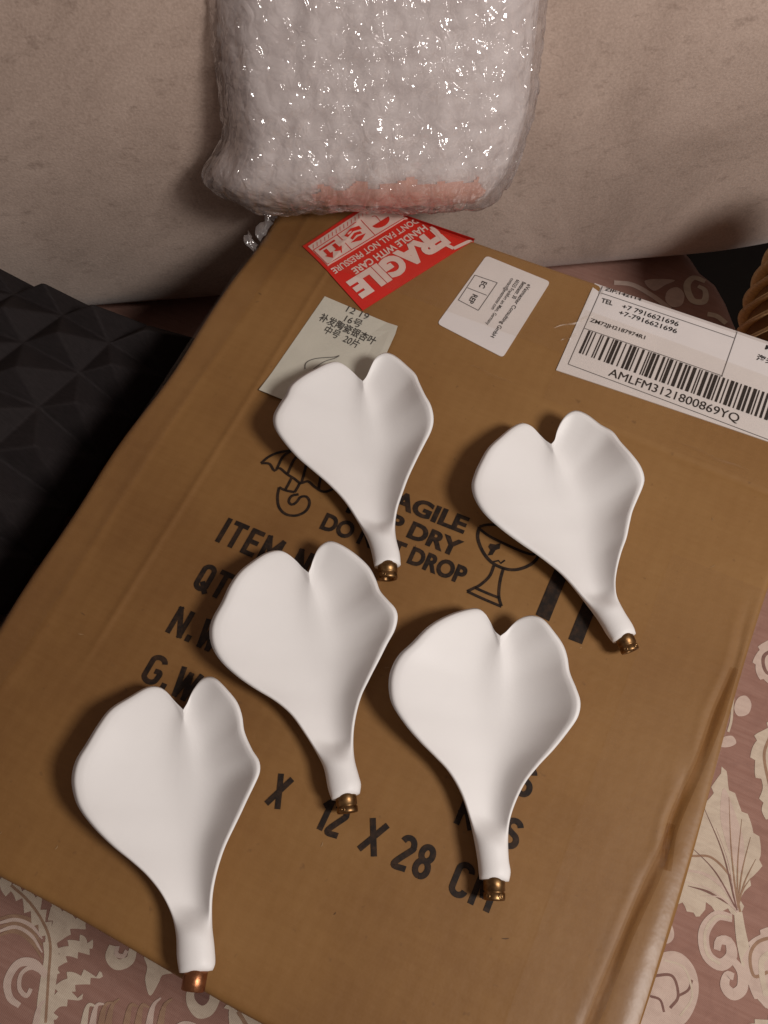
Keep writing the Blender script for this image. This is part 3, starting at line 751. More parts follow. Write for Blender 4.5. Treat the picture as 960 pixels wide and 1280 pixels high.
# packing tape
def tape(p0, p1, width, off=0.0011, nl=90, nw=12, seed=0):
    p0 = np.array(p0); p1 = np.array(p1); d_ = p1 - p0; L = np.linalg.norm(d_); u = d_ / L; n_ = np.array([-u[1], u[0]])
    V = []
    for i in range(nl):
        for j in range(nw):
            s = i / (nl - 1) * L; t = (j / (nw - 1) - 0.5) * width
            x, y = p0 + u * s + n_ * t
            x = min(max(x, XL + 0.0005), XR - 0.0005); y = min(max(y, YF + 0.0005), YB - 0.0005)
            k = mnoise.noise(Vector((s * 18 + seed, t * 70, seed))) * 0.00012 + abs(mnoise.noise(Vector((s * 40, t * 30, seed + 5)))) * 0.00015
            V.append((x, y, float(top(x, y)) + off + k))
    return obj('packing_tape', V, [f for f in grid_faces(nl, nw)], TAPE, box)
tape((XL + 0.010, YF + 0.001), (XL + 0.010, YB - 0.02), 0.0185, seed=1)
tape((XR - 0.0235, YF + 0.001), (XR - 0.0235, 0.21), 0.046, seed=2)
tape((-0.04, 0.296), (XR, 0.293), 0.062, off=0.0015, seed=3)
tape((XL + 0.002, 0.322), (-0.04, 0.32), 0.05, off=0.0015, seed=4)
# crumpled tape ends sticking out of the left edge near the back
acc = Acc()
for y0, ln_, wd_, tw in ((0.296, 0.007, 0.006, 0.6), (0.322, 0.006, 0.009, -0.4), (0.309, 0.004, 0.016, 0.2)):
    vv = []
    for i in range(9):
        for j in range(6):
            u_ = i / 8; v_ = (j / 5 - 0.5) * wd_
            vv.append((XL + 0.001 - ln_ * math.sin(u_ * 1.9) * (0.8 + 0.3 * math.sin(j * 1.7)), y0 + v_ + tw * 0.004 * u_, HB - 0.004 + 0.006 * u_ * u_ + 0.0012 * math.sin(j * 2.3 + 4 * u_)))
    acc.add(vv, grid_faces(9, 6))
acc.build('tape_scrap', WRAPFILM, box)

for a_, b_ in (((692, 412), (742, 397)), ((700, 428), (722, 420)), ((588, 459), (640, 482)), ((850, 556), (935, 590))):
    acc = Acc(); p0, p1 = T(*a_), T(*b_); u_ = (p1 - p0) / np.linalg.norm(p1 - p0); n_ = np.array([-u_[1], u_[0]]); vv = []
    for i in range(16):
        t_ = i / 15; w_ = 0.0011 * math.sin(math.pi * (0.05 + 0.9 * t_)); c_ = p0 + (p1 - p0) * t_ + n_ * 0.0006 * math.sin(9 * t_)
        for o_, h_ in ((-1, 0), (-0.4, 0.6), (0, 0.85), (0.4, 0.6), (1, 0)):
            q_ = c_ + n_ * w_ * o_; vv.append((q_[0], q_[1], float(top(*q_)) + 0.0018 + 0.9 * w_ * h_))
    acc.add(vv, [f[::-1] for f in grid_faces(16, 5)])
    acc.build('tape_wrinkle', TAPE, box)

# amber tape seams in the pressed bands, and score lines of the board
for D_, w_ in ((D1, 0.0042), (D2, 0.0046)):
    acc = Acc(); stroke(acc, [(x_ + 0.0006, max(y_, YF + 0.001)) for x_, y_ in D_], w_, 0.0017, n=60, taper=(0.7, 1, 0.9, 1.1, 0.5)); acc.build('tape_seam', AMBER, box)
rs = random.Random(11)
for k_ in range(26):
    acc = Acc(); x_ = rs.uniform(XL + 0.01, XR - 0.02); y_ = rs.uniform(YF + 0.01, 0.27); a_ = rs.uniform(0, 3.1); l_ = rs.uniform(0.0008, 0.0030)
    stroke(acc, [(x_, y_), (x_ + l_ * .5 * math.cos(a_) + .0003, y_ + l_ * .5 * math.sin(a_)), (x_ + l_ * math.cos(a_), y_ + l_ * math.sin(a_))], rs.uniform(0.00025, 0.0005), 0.00022, n=8, taper=(0.3, 1, 0.3)); acc.build('scuff_mark', SCUFF if k_ % 3 else SPECK, box)
# paper slip
acc = Acc()
lift = lambda x, y: 0.0012 * ss(0.222, 0.208, y) + 0.0010 * ss(-0.135, -0.126, x)
so = crop(0, 0, 1, [(406, 371), (497, 409), (494, 419), (484, 441), (440, 536), (324, 489)])
patch(acc, so, 0.0004, 0, 8, lift)
slip = acc.build('paper_slip', SLIP, box, False); slip['label'] = 'pale paper slip with handwritten style Chinese characters, torn at one corner'
acc = Acc(); zs = lambda x, y: top(x, y) + lift(x, y)
for s, a, b, cp, bo in (('12 19', (432, 390), (458.5, 400.5), 0.0040, 0.0), ('16号', (429.6, 402), (450, 410), 0.0040, 0.005), ('补发陶瓷银杏叶', (398, 400), (467, 431.5), 0.0041, 0.012), ('中号  20片', (404, 415.5), (446, 435.5), 0.0041, 0.005)):
    ink_line('slip_lettering', s, T(*a), T(*b), cp, bo, SLIPINK, slip, 0.0007, zs)
acc = Acc(); stroke(acc, crop(370, 360, 6.857, [(78, 700), (82, 660), (110, 632), (170, 612), (250, 603), (330, 598), (372, 585)]), 0.0005, 0.0009, 0, zf=zs)
stroke(acc, crop(370, 360, 6.857, [(372, 588), (330, 610), (240, 640), (150, 700)]), 0.0004, 0.0009, 0, zf=zs)
acc.build('pen_mark', PEN, slip, False)

# white label with EC / REP box
acc = Acc()
cs = [T(608, 319.5), T(688, 352), T(628.5, 447), T(546.5, 404.5)]
rp = []
for i in range(4):
    p, a, b = cs[i], cs[i - 1], cs[(i + 1) % 4]; r_ = 0.0024
    da = (a - p) / np.linalg.norm(a - p); db = (b - p) / np.linalg.norm(b - p)
    for t in np.linspace(0, 1, 5):
        rp.append(p + da * r_ * (1 - t) ** 2 + db * r_ * t ** 2)
patch(acc, rp, 0.0005)
ec = acc.build('white_label', PAPER, box, False); ec['label'] = 'white rounded label with a small EC REP box and address lines'
acc = Acc(); c3 = lambda pts: crop(540, 310, 6, pts); OL = 0.0007
for s, a, b, cp, bo in (('eVatmaster Consulting GmbH', (720, 270), (438, 665), 0.0022, 0.01), ('Bettinastr. 30', (680, 252), (598, 375), 0.0022, 0.012), ('60325 Frankfurt am Main, Germany', (636, 236), (402, 572), 0.0020, 0.004), ('contact@evatmaster.com', (594, 226), (442, 458), 0.0020, 0.004)):
    ink_line('label_lettering', s, c3([a])[0], c3([b])[0], cp, bo, BLACK, ec, OL)
ink_line('label_lettering', 'EC', c3([(378, 248)])[0], c3([(352, 293)])[0], 0.0030, 0.02, BLACK, ec, OL); ink_line('label_lettering', 'REP', c3([(308, 345)])[0], c3([(268, 408)])[0], 0.0030, 0.02, BLACK, ec, OL)
acc = Acc()
qd = c3([(322, 205), (490, 262), (347, 470), (198, 392)])
for i in range(4): stroke(acc, [qd[i], qd[(i + 1) % 4]], 0.00042, OL, n=8)
stroke(acc, c3([(266, 300), (412, 357)]), 0.00042, OL, n=8)
acc.build('label_frame', GREY, ec, False)

# shipping label with barcode
acc = Acc()
bl, tl = T(695, 463), T(745, 350); ux = (T(955, 550) - bl); ux /= np.linalg.norm(ux); 
def isx(p, x): return p + ux * ((x - p[0]) / ux[0])
tl = np.array([tl[0], min(tl[1], YB - 0.0008)])
c_br = isx(bl, XR - 0.002); c_tr = np.array([XR - 0.002, YB - 0.0010])
patch(acc, [bl, c_br, c_tr, tl], 0.0006, rings=10)
ship = acc.build('shipping_label', PAPER, box, False); ship['label'] = 'white shipping label with a long barcode near the back right corner'
acc = Acc(); c4 = lambda pts: crop(680, 320, 3.4286, pts); OL = 0.0009
for s, a, b, cp, bo in (('ZIP:142114', (258, 148), (415, 195), 0.0027, 0.012), ('TEL', (243, 200), (292, 214), 0.0031, 0.012), ('+7 7916621696', (332, 226), (573, 305), 0.0031, 0.008), ('+7-7916621696', (318, 252), (566, 335), 0.0030, 0.008), ('ZM72JH2187974R1', (196, 283), (430, 360), 0.0024, 0.01), ('AMLFM3121800869YQ', (273, 515), (830, 716), 0.0050, 0.0), ('M', (945, 402), (972, 412), 0.0030, 0.02), ('海关', (908, 445), (985, 470), 0.0030, 0.02)):
    ink_line('shipping_lettering', s, c4([a])[0], c4([b])[0], cp, bo, BLACK, ship, OL)
C128 = '''212222 222122 222221 121223 121322 131222 122213 122312 132212 221213 221312 231212 112232 122132 122231 113222 123122 123221 223211 221132 221231 213212 223112 312131 311222 321122 321221 312212 322112 322211 212123 212321 232121 111323 131123 131321 112313 132113 132311 211313 231113 231311 112133 112331 132131 113123 113321 133121 313121 211331 231131 213113 213311 213131 311123 311321 331121 312113'''.split()
seq = '211214' + ''.join(C128[ord(ch) - 32] for ch in 'AMLFM3121800869YQ') + C128[40] + '2331112'
acc = Acc()
b0, t0 = c4([(148, 418)])[0], c4([(193, 322)])[0]; b1, t1 = c4([(945, 702)])[0], c4([(960, 588)])[0]
ub = (b1 - b0) / np.linalg.norm(b1 - b0); hb = np.linalg.norm(t0 - b0); vb = np.array([-ub[1], ub[0]])
mod = 0.00062; s = 0.0
for i, ch in enumerate(seq):
    wd = int(ch) * mod
    if i % 2 == 0:
        p = b0 + ub * s
        if p[0] + wd < XR - 0.006:
            poly(acc, [p, p + ub * wd * 0.92, p + ub * wd * 0.92 + vb * hb, p + vb * hb], OL)
    s += wd
acc.build('barcode', BLACK, ship, False)
acc = Acc()
for ln in ([(252, 128), (103, 466)], [(103, 466), (1010, 806)], [(245, 160), (815, 355)], [(173, 312), (765, 517)], [(832, 312), (760, 520)]):
    stroke(acc, c4(ln), 0.00038, OL - 0.00006, n=16)
acc.build('label_rules', GREY, ship, False)

# red FRAGILE sticker
L_, B_, R_ = T(378, 306), T(453, 388.5), T(597, 297)
v_up = (B_ - L_); hS = np.linalg.norm(v_up); v_up /= hS           # sticker: letters point from L side to B side
u_ = (B_ - R_); wS = np.linalg.norm(u_); u_ /= wS                  # reading direction from R to B
def S(u, v):                                                       # u along the reading direction, v down from the FRAGILE edge
    return R_ + u_ * u * wS - v_up * v * hS
def clipY(poly_, ymax):
    out_ = []
    for i in range(len(poly_)):
        a, b = np.array(poly_[i]), np.array(poly_[(i + 1) % len(poly_)])
        if a[1] <= ymax: out_.append(a)
        if (a[1] - ymax) * (b[1] - ymax) < 0: out_.append(a + (b - a) * (ymax - a[1]) / (b[1] - a[1]))
    return out_
YC = YB - 0.0006
acc = Acc(); patch(acc, clipY([S(0, 0), S(0, 1), S(1, 1), S(1, 0)], YC), 0.0009, rings=8)
# the flap folded down the back of the box
ex = [p for p in clipY([S(0, 0), S(0, 1), S(1, 1), S(1, 0)], YC) if abs(p[1] - YC) < 1e-6]
if len(ex) >= 2:
    xa, xb = sorted(p[0] for p in ex)[0], sorted(p[0] for p in ex)[-1]
    zz = float(top(xa, YC)) + 0.0004
    acc.add([(xa, YB + 0.0008, zz), (xb, YB + 0.0008, zz), (xb - 0.004, YB + 0.0012, zz - 0.012), (xa + 0.012, YB + 0.0012, zz - 0.03)], [(0, 3, 2, 1)])
stk = acc.build('fragile_sticker', RED, box, False); stk['label'] = 'red FRAGILE sticker with white lettering, partly under the bubble wrap'
acc = Acc(); OS = 0.0012
# letters: p0, p1 are baseline ends in photo pixels
ink_line('sticker_lettering', 'FRAGILE', S(0.185, 0.335), S(0.955, 0.335), hS * 0.235, 0.06, STWHITE, stk, OS)
ink_line('sticker_lettering', 'HANDLE WITH CARE', S(0.235, 0.445), S(0.865, 0.445), hS * 0.078, 0.03, STWHITE, stk, OS)
ink_line('sticker_lettering', "DON'T FALL NOT PRESSURE", S(0.245, 0.565), S(0.975, 0.565), hS * 0.072, 0.02, STWHITE, stk, OS)
# bracket beside the F
bp = [T(*p_) for p_ in ((591, 299), (567, 312), (558, 307.5), (546, 291), (538, 285))]
for k_ in range(len(bp) - 1): stroke(acc, [(p_[0], min(p_[1], YB - 0.0018)) for p_ in bp[k_:k_ + 2]], 0.0021, OS + k_ * 1e-5, n=6)
acc.build('sticker_bracket', STWHITE, stk, False)
acc = Acc()
panel = clipY([S(0.10, 0.955), S(0.975, 0.955), S(0.975, 0.615), S(0.10, 0.615)], YC - 0.0012)
patch(acc, panel, OS, 0, 10)
ic = Acc(); OR = OS + 0.0002
def okc(p): return p[1] < YC - 0.001
def icon(fn, pts, *a, **k):
    pts = [np.array(p) for p in pts]
    if all(okc(p) for p in pts): fn(ic, pts, *a, **k)
for k in range(5):                                                  # cell rules
    u = 0.97 - 0.205 * k; icon(stroke, [S(u, 0.63), S(u, 0.87)], 0.0004, OR, n=4)
icon(stroke, [S(0.97, 0.872), S(0.60, 0.872)], 0.0005, OR, n=6); icon(stroke, [S(0.97, 0.628), S(0.30, 0.628)], 0.0005, OR, n=6)
for k in range(22):                                                 # fine hatch printed over the panel
    icon(stroke, [S(0.96 - k * 0.033, 0.890), S(0.940 - k * 0.033, 0.935)], 0.0003, OR, n=3)
def cell(k, x, y): return S(0.97 - 0.205 * k - 0.205 * (1 - x), 0.87 - 0.24 * y)
# arrows
icon(poly, [cell(0, 0.2, 0.12), cell(0, 0.85, 0.12), cell(0, 0.85, 0.22), cell(0, 0.2, 0.22)], OR)
for x in (0.33, 0.70):
    icon(poly, [cell(0, x - 0.07, 0.3), cell(0, x + 0.07, 0.3), cell(0, x + 0.07, 0.6), cell(0, x - 0.07, 0.6)], OR)
    icon(poly, [cell(0, x - 0.16, 0.6), cell(0, x + 0.16, 0.6), cell(0, x, 0.9)], OR)
# hands holding a parcel
icon(poly, [cell(1, 0.2, 0.2), cell(1, 0.5, 0.12), cell(1, 0.85, 0.25), cell(1, 0.8, 0.42), cell(1, 0.5, 0.3), cell(1, 0.2, 0.4)], OR)
icon(poly, [cell(1, 0.3, 0.45), cell(1, 0.5, 0.38), cell(1, 0.75, 0.5), cell(1, 0.72, 0.62), cell(1, 0.5, 0.52), cell(1, 0.3, 0.6)], OR)
icon(poly, [cell(1, 0.2, 0.68), cell(1, 0.5, 0.62), cell(1, 0.85, 0.7), cell(1, 0.5, 0.86)], OR)
# umbrella
icon(poly, [cell(2, 0.15, 0.55)] + [cell(2, 0.5 - 0.35 * math.cos(t), 0.55 + 0.3 * math.sin(t)) for t in np.linspace(0.3, 2.8, 9)] + [cell(2, 0.85, 0.55)], OR)
icon(stroke, [cell(2, 0.5, 0.55), cell(2, 0.5, 0.2), cell(2, 0.62, 0.15)], 0.0004, OR)
# glass
icon(poly, [cell(3, 0.25, 0.85), cell(3, 0.75, 0.85), cell(3, 0.7, 0.55), cell(3, 0.5, 0.45), cell(3, 0.3, 0.55)], OR)
icon(stroke, [cell(3, 0.5, 0.45), cell(3, 0.5, 0.15)], 0.0006, OR, n=4)
acc.build('icon_panel', STWHITE, stk, False); ic.build('handling_icons', RED, stk, False)

# ------------------------------------------------------------------ bubble wrapped package
pk = thing('bubble_wrapped_package', 'package in layers of clear bubble wrap leaning on the sofa above the box', 'package', (-0.19, 0.345, HB))
PW, PT, PH = 0.170, 0.066, 0.155
pang = math.radians(27); plean = math.radians(26)
ex_ = np.array([math.cos(pang), math.sin(pang), 0]); ey0 = np.array([-math.sin(pang), math.cos(pang), 0]); ez0 = np.array([0, 0, 1.0])
ez_ = ez0 * math.cos(plean) + ey0 * math.sin(plean); ey_ = ey0 * math.cos(plean) - ez0 * math.sin(plean)
PC = np.array([-0.1775, 0.3195, HB + 0.004]) + ey_ * 0.024 + ex_ * 0.019 + np.array([0, 0, 0.008])
def pkg(shrink, seed, pitch, hb, res, pop=0.25):
    r = 0.030
    P, Nn, F = rbox(PW - 2 * shrink, PT - 2 * shrink, PH - 2 * shrink, r, int(PW / res), int(PT / res / 1.2), int(PH / res))
    x, y, z = P.T
    t = (z / PH + 0.5)
    # outline: pinched corner at lower left, narrowing upwards on the left, bulging belly
    bulge = 0.012 * np.clip(1 - (2 * x / PW) ** 2, 0, 1) * np.clip(1 - (2 * z / PH) ** 4, 0, 1)
    y = y + np.sign(y) * bulge * np.abs(2 * y / PT)
    left = np.clip(-2 * x / PW, 0, 1) ** 2; right = np.clip(2 * x / PW, 0, 1) ** 2
    x = x - left * (0.014 * np.exp(-((t - 0.14) / 0.09) ** 2)) + left * (0.004 * ss(0.1, 0.35, t)) 
    x = x - right * 0.010 * ss(0.40, 0.05, t) + right * 0.004 * ss(0.4, 0.8, t)
    # wrinkles and bubbles, in unrolled coordinates so that strings of bubbles run round the parcel
    a = np.where(np.abs(Nn[:, 0]) > 0.75, y + np.sign(x) * PW, x); b = np.where(np.abs(Nn[:, 2]) > 0.75, y + np.sign(z) * PH, z)
    wob = np.array([mnoise.noise(Vector((p[0] * 22 + seed, p[1] * 22, p[2] * 14))) for p in P])
    wob2 = np.array([mnoise.noise(Vector((p[0] * 60, p[1] * 60 + seed, p[2] * 30))) for p in P])
    a2 = a + 0.004 * wob; b2 = b + 0.005 * wob2 + 0.003 * wob
    row = np.floor(b2 / (pitch * 0.87)); aa = a2 / pitch + 0.5 * (row % 2)
    ci = np.floor(aa); fa = (aa - ci - 0.5) * pitch; fb = (b2 / (pitch * 0.87) - row - 0.5) * pitch * 0.87
    h1 = np.modf(np.abs(np.sin(ci * 127.1 + row * 311.7 + seed) * 43758.5))[0]
    h2 = np.modf(np.abs(np.sin(ci * 269.5 + row * 183.3 + seed) * 24634.6))[0]
    rr = np.hypot(fa, fb) / (pitch * 0.47)
    dome = np.power(np.clip(1 - rr ** 2, 0, 1), 0.85) * np.where(h1 < pop, 0.25, 0.6 + 0.5 * h2)
    # collapsed bubbles get an inward crease
    dome = dome - np.where(h1 < pop, 0.5, 0.12) * np.exp(-((fa * np.cos(6 * h2) + fb * np.sin(6 * h2)) / (pitch * 0.12)) ** 2) * np.clip(1 - rr, 0, 1)
    fold = np.array([mnoise.noise(Vector((p[0] * 95 + seed, p[1] * 95, p[2] * 15))) for p in P])
    crin = np.array([mnoise.ridged_multi_fractal(Vector((p[0] * 40 + seed, p[1] * 40, p[2] * 22)), 0.9, 2.0, 3, 1.0, 2.0) for p in P])
    dsp = hb * dome + 0.0022 * wob + 0.0010 * wob2 + 0.0011 * fold + 0.0005 * (crin - 1.0)
    Q = np.column_stack([x, y, z]) + Nn * dsp[:, None]
    Wd = PC + np.outer(Q[:, 0], ex_) + np.outer(Q[:, 1], ey_) + np.outer(Q[:, 2] + PH / 2, ez_)
    return Wd, F, (x, y, z, Nn)
Wd, F, info = pkg(0.0034, 11.7, 0.0125, 0.0, 0.0016)
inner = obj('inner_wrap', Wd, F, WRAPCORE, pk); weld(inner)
P, d, F2 = rbox(PW - 0.028, PT - 0.026, PH - 0.03, 0.012, 12, 6, 14)
cont = obj('wrapped_contents', PC + np.outer(P[:, 0], ex_) + np.outer(P[:, 1], ey_) + np.outer(P[:, 2] + PH / 2, ez_), F2, CONTENT, pk); weld(cont)
# ragged pinkish red patch laid on the inner wrap near the bottom
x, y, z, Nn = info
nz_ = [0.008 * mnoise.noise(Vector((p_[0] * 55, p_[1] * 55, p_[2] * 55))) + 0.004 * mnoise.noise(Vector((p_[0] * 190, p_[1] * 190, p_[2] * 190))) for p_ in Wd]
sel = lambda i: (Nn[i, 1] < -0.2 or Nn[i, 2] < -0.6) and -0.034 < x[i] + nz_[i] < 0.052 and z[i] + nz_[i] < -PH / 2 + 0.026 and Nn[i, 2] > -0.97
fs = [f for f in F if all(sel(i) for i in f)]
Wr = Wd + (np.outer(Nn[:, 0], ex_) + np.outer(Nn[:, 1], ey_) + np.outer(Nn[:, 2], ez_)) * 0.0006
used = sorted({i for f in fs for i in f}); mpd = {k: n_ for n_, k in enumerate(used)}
if fs: obj('red_patch', Wr[used], [tuple(mpd[i] for i in f) for f in fs], REDPATCH, pk)
Wd, F, info = pkg(0.0, 11.7, 0.0098, 0.0013, 0.0010, 0.40)
outer = obj('bubble_wrap', Wd, F, WRAPFILM, pk); weld(outer)

# ------------------------------------------------------------------ ceramic ginkgo leaves
LEAVES = [
 dict(o=(320, 420), s=3.84, L=[(568,1105),(550,1020),(525,955),(480,870),(420,780),(345,700),(265,630),(185,560),(120,485),(85,425),(80,370),(105,315),(135,270),(160,220),(215,180),(280,148),(340,120),(385,112),(425,130),(465,165),(495,200),(513,217)],
      R=[(513,217),(530,190),(550,145),(575,100),(605,75),(635,68),(675,82),(720,115),(765,160),(785,210),(810,270),(840,325),(853,380),(845,430),(810,500),(770,585),(735,660),(705,740),(680,815),(668,890),(672,960),(690,1040),(695,1095)],
      tip=(632, 1160), m=BRASS, label='white ceramic ginkgo leaf lying partly on the pale paper slip and umbrella print'),
 dict(o=(570, 500), s=3.84, L=[(755,1160),(725,1120),(690,1060),(640,985),(575,900),(500,820),(400,740),(300,670),(210,605),(140,540),(95,470),(77,400),(90,340),(118,280),(155,220),(215,165),(270,120),(318,98),(360,112),(400,155),(430,190),(455,212)],
      R=[(455,212),(475,185),(490,130),(515,85),(545,55),(585,42),(640,58),(700,95),(760,130),(800,190),(850,255),(890,310),(910,360),(905,400),(880,460),(855,520),(840,580),(825,650),(800,720),(780,800),(772,870),(780,940),(810,1010),(850,1080),(865,1120)],
      tip=(828, 1195), m=BRASS, label='white ceramic ginkgo leaf covering the two black arrows below the barcode label'),
 dict(o=(250, 665), s=3.554, L=[(585,1190),(568,1140),(548,1045),(505,960),(455,880),(400,805),(330,745),(240,690),(160,635),(90,570),(48,500),(36,430),(50,370),(90,300),(125,230),(170,170),(225,125),(285,85),(340,70),(380,82),(420,115),(455,155),(482,180)],
      R=[(482,180),(492,150),(503,110),(525,65),(560,40),(590,38),(640,58),(700,95),(750,140),(780,195),(800,250),(835,295),(868,335),(878,375),(865,430),(830,490),(790,570),(750,650),(715,725),(690,820),(680,910),(685,1000),(705,1080),(715,1120),(710,1160)],
      tip=(655, 1235), m=BRASS, label='white ceramic ginkgo leaf over the ITEM and QTY lettering, its stem on the number 12'),
 dict(o=(475, 745), s=3.281, L=[(408,1160),(400,1080),(385,990),(365,900),(330,800),(280,715),(220,650),(160,590),(100,520),(50,440),(35,370),(42,300),(75,235),(130,185),(190,125),(250,85),(320,55),(390,40),(425,55),(450,95),(470,140),(493,163)],
      R=[(493,163),(520,140),(550,105),(580,83),(625,75),(670,92),(715,140),(755,190),(775,240),(785,300),(810,370),(825,430),(815,490),(780,545),(720,620),(655,690),(600,760),(560,840),(535,920),(528,1000),(530,1080),(537,1130),(530,1170)],
      tip=(468, 1250), m=BRASS, label='white ceramic ginkgo leaf with its brass end on the letters CM'),
 dict(o=(70, 835), s=3.122, L=[(480,1190),(470,1130),(465,1040),(445,960),(405,880),(350,810),(290,755),(210,690),(140,620),(80,540),(55,470),(52,410),(70,350),(110,290),(155,220),(205,155),(280,105),(345,68),(390,65),(425,85),(460,125),(497,162)],
      R=[(497,162),(512,130),(530,80),(560,40),(590,28),(625,40),(670,85),(705,130),(722,180),(730,240),(760,310),(788,355),(793,400),(775,450),(735,530),(690,620),(650,710),(620,810),(605,900),(605,1000),(615,1080),(620,1150),(610,1180)],
      tip=(538, 1245), m=COPPER, label='white ceramic ginkgo leaf whose copper coloured end hangs over the front box edge'),
]
NA, NT = 110, 16
def build_leaf(k, D):
    ox, oy = D['o']; sc = D['s']
    px = lambda pts: np.array([(ox + a / sc, oy + b / sc) for a, b in pts])
    A = np.linspace(0, 1, NA)
    Lp = spline(px(D['L']), NA); Rp = spline(px(D['R'][::-1]), NA)
    # rim heights above the box top along each side, neck to notch
    hL = np.interp(A, [0, .12, .25, .45, .60, .75, .88, 1], [.0095, .0105, .0125, .0175, .0205, .0185, .0145, .0105])
    hR = np.interp(A, [0, .12, .25, .45, .60, .72, .88, 1], [.0095, .0112, .0152, .0218, .0250, .0210, .0162, .0105])
    w5 = np.ones(7) / 7
    sm = lambda h: np.convolve(np.pad(h, 3, mode='edge'), w5, 'valid')
    hL, hR = sm(sm(hL)), sm(sm(hR))
    Lw = np.array([at(p[0], p[1], HB + h) for p, h in zip(Lp, hL)]); Rw = np.array([at(p[0], p[1], HB + h) for p, h in zip(Rp, hR)])
    B0 = (Lw[0] + Rw[0])[:2] / 2; N0 = (Lw[-1] + Rw[-1])[:2] / 2; ax = N0 - B0; LA = np.linalg.norm(ax); ax /= LA; sd = np.array([ax[1], -ax[0]])
    sig = 0.965 * (1 - (1 - A) ** 1.45)
    # centre line: midway between the rims in the neck, straight to the notch above
    qL = (Lw[:, :2] - B0) @ ax / LA; qR = (Rw[:, :2] - B0) @ ax / LA
    iL = np.argmax(qL > 0.62); iR = np.argmax(qR > 0.62)
    lat = 0.5 * (np.interp(sig, np.maximum.accumulate(qL[:iL]), (Lw[:iL, :2] - B0) @ sd) + np.interp(sig, np.maximum.accumulate(qR[:iR]), (Rw[:iR, :2] - B0) @ sd))
    lat = lat * ss(0.60, 0.22, sig)
    SP = B0 + np.outer(sig * LA, ax) + np.outer(lat, sd)
    neck = 1 - ss(0.13, 0.36, sig)
    zs = np.interp(sig, [0, .25, .45, .62, .8, .965], [.0090, .0072, .0050, .0050, .0070, .0098]); zs = sm(sm(zs))
    rad = 0.5 * np.linalg.norm(Lw[:, :2] - Rw[:, :2], axis=1)
    rv = np.minimum(rad, 0.0088)
    th = 0.0034
    tt = np.linspace(0, 1, NT) ** 0.85
    rows = {}
    for side_, Wm, hh, pw in ((0, Lw, hL, 1.55), (1, Rw, hR, 2.1)):
        # concave bowl: the right wall climbs late and steeply
        t = tt[None, :]
        XY = SP[:, None, :] * (1 - t[..., None]) + Wm[:, None, :2] * t[..., None]
        base_z = zs[:, None] + (hh - zs)[:, None] * t ** pw
        dist = np.linalg.norm(XY - SP[:, None, :], axis=2)
        ridge = 0.0020 * ss(0.45, 0.97, sig)[:, None] * np.exp(-(dist / 0.0055) ** 2)
        wav = (0.0016 if side_ else 0.0007) * np.sin(A * 21 + (1.2 if side_ else 3.0) + 0.5 * k)[:, None] * (t ** 3) * ss(0.35, 0.5, A)[:, None] * ss(1.0, 0.9, A)[:, None]
        ztop_b = base_z + ridge + wav
        edge = th * 0.5 * (1 - np.sqrt(np.clip(1 - np.clip((t - 0.93) / 0.07, 0, 1) ** 2, 0, 1)))
        zbot_b = ztop_b - th + edge; ztop_b = ztop_b - edge
        circ = np.sqrt(np.clip(1 - t ** 2, 0, 1))
        zc = 0.0095
        ztop_n = zc + rv[:, None] * 0.80 * circ ; zbot_n = zc - rv[:, None] * 0.95 * circ
        nk = neck[:, None]
        # the solid stub dips into the gutter over a short length
        nk_top = (1 - ss(0.12, 0.24, sig))[:, None]
        zt = ztop_n * nk_top + ztop_b * (1 - nk_top); zb = zbot_n * nk + np.minimum(zbot_b, zt - 0.0004 * 0) * (1 - nk)
        zb = np.minimum(zb, zt)
        zt[:, -1] = zb[:, -1] = 0.5 * (zt[:, -1] + zb[:, -1])
        rows[side_] = (XY, zt, zb)
    zmin = min(rows[0][2].min(), rows[1][2].min())
    V = []; F = []
    for side_ in (0, 1):
        XY, zt, zb = rows[side_]
        for lay, Z in ((0, zt), (1, zb)):
            b = len(V)
            V += [(XY[i, j, 0], XY[i, j, 1], HB + Z[i, j] - zmin + 0.0012) for i in range(NA) for j in range(NT)]
            f = grid_faces(NA, NT, b)
            flip = (side_ == 0) ^ (lay == 1)
            F += [q[::-1] for q in f] if flip else f
    # end cap of the neck
    n0 = NA * NT
    ring = [1 * 0 + j for j in range(NT - 1, 0, -1)] + [2 * n0 + j for j in range(0, NT)] + [3 * n0 + j for j in range(NT - 2, -1, -1)] + [n0 + j for j in range(1, NT - 1)]
    cx = np.mean([V[i] for i in ring], axis=0) - np.array([ax[0], ax[1], 0]) * 0.0006
    ci = len(V); V.append(tuple(cx))
    for i in range(len(ring)): F.append((ring[i], ring[(i + 1) % len(ring)], ci))
    root = thing('ginkgo_leaf', D['label'], 'ceramic leaf', (B0[0] + ax[0] * LA * .5, B0[1] + ax[1] * LA * .5, HB), 'white ceramic ginkgo leaves lying on the box')
    body = obj('leaf_body', V, F, CERAMIC, root); weld(body, 2e-6)
    bm = bmesh.new(); bm.from_mesh(body.data); bmesh.ops.recalc_face_normals(bm, faces=bm.faces)
    for _ in range(2): bmesh.ops.smooth_vert(bm, verts=[v for v in bm.verts], factor=0.35, use_axis_x=False, use_axis_y=False, use_axis_z=True)
    bm.to_mesh(body.data); bm.free()
    # brass fitting turned on a lathe, bore facing outwards
    tipw = at(ox + D['tip'][0] / sc, oy + D['tip'][1] / sc, HB + 0.0075)
    st = np.array([B0[0], B0[1], HB + 0.0095 - zmin + 0.0012]); dr = tipw - st; dr[2] = 0; Lf = max(np.linalg.norm(dr), 0.0065); dr /= np.linalg.norm(dr); dr[2] = -0.10; dr /= np.linalg.norm(dr)
    e1 = np.cross(dr, [0, 0, 1.0]); e1 /= np.linalg.norm(e1); e2 = np.cross(e1, dr)
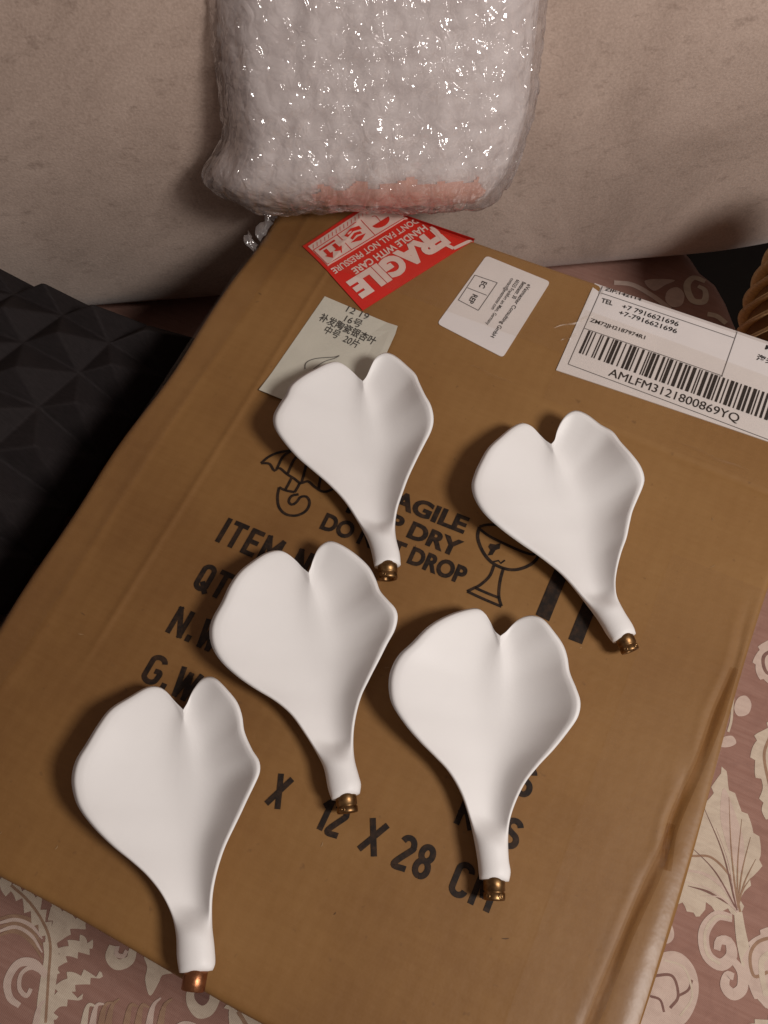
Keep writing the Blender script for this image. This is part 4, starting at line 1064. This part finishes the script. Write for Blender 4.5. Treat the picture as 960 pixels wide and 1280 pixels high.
    rb = min(0.0062, rad[0] * 0.78)
    prof = [(0.55, -0.003), (0.95, -0.003), (0.95, 0.50 * Lf), (0.88, 0.53 * Lf), (0.88, 0.60 * Lf), (0.95, 0.63 * Lf), (0.95, 0.90 * Lf), (0.90, 0.98 * Lf), (0.78, 1.0 * Lf), (0.62, 0.98 * Lf), (0.58, 0.90 * Lf), (0.55, 0.35 * Lf)]
    if D['m'] is COPPER: prof = [(0.5, -0.003), (0.92, -0.003), (0.92, 0.95 * Lf), (0.86, Lf), (0.62, Lf), (0.58, 0.95 * Lf), (0.56, 0.3 * Lf)]
    nS = 28; V = []; F = []
    for r_, l_ in prof:
        for s_ in range(nS):
            a_ = s_ / nS * 2 * math.pi
            V.append(st + dr * l_ + (e1 * math.cos(a_) + e2 * math.sin(a_)) * rb * r_)
    for i in range(len(prof) - 1):
        for s_ in range(nS): F.append((i * nS + s_, (i + 1) * nS + s_, (i + 1) * nS + (s_ + 1) % nS, i * nS + (s_ + 1) % nS))
    fit = obj('stem_fitting', V, F, D['m'], root)
    i0 = (len(prof) - 1) * nS
    obj('bore', V[i0:], [tuple(range(nS))], DARKHOLE, fit, False)
    # small screw heads round the fitting
    if D['m'] is BRASS:
        for a_ in ((0.9, 2.1) if k % 2 else (1.2,)):
            d2 = e1 * math.cos(a_) + e2 * math.sin(a_); c = st + dr * Lf * 0.77 + d2 * rb * 0.95; t1_ = np.cross(d2, dr)
            vv = []; ff = []
            for r_, h_ in ((0.0011, 0.0), (0.0011, 0.0002), (0.0008, 0.0004), (0.0004, 0.0004), (0.0003, 0.0001)):
                for s_ in range(12):
                    b_ = s_ / 12 * 2 * math.pi; vv.append(c + d2 * h_ + (dr * math.cos(b_) + t1_ * math.sin(b_)) * r_)
            for i in range(4):
                for s_ in range(12): ff.append((i * 12 + s_, i * 12 + (s_ + 1) % 12, (i + 1) * 12 + (s_ + 1) % 12, (i + 1) * 12 + s_))
            ff.append(tuple(range(48, 60)))
            obj('screw', vv, ff, BRASS, fit)
    return root
for k, D in enumerate(LEAVES): build_leaf(k, D)
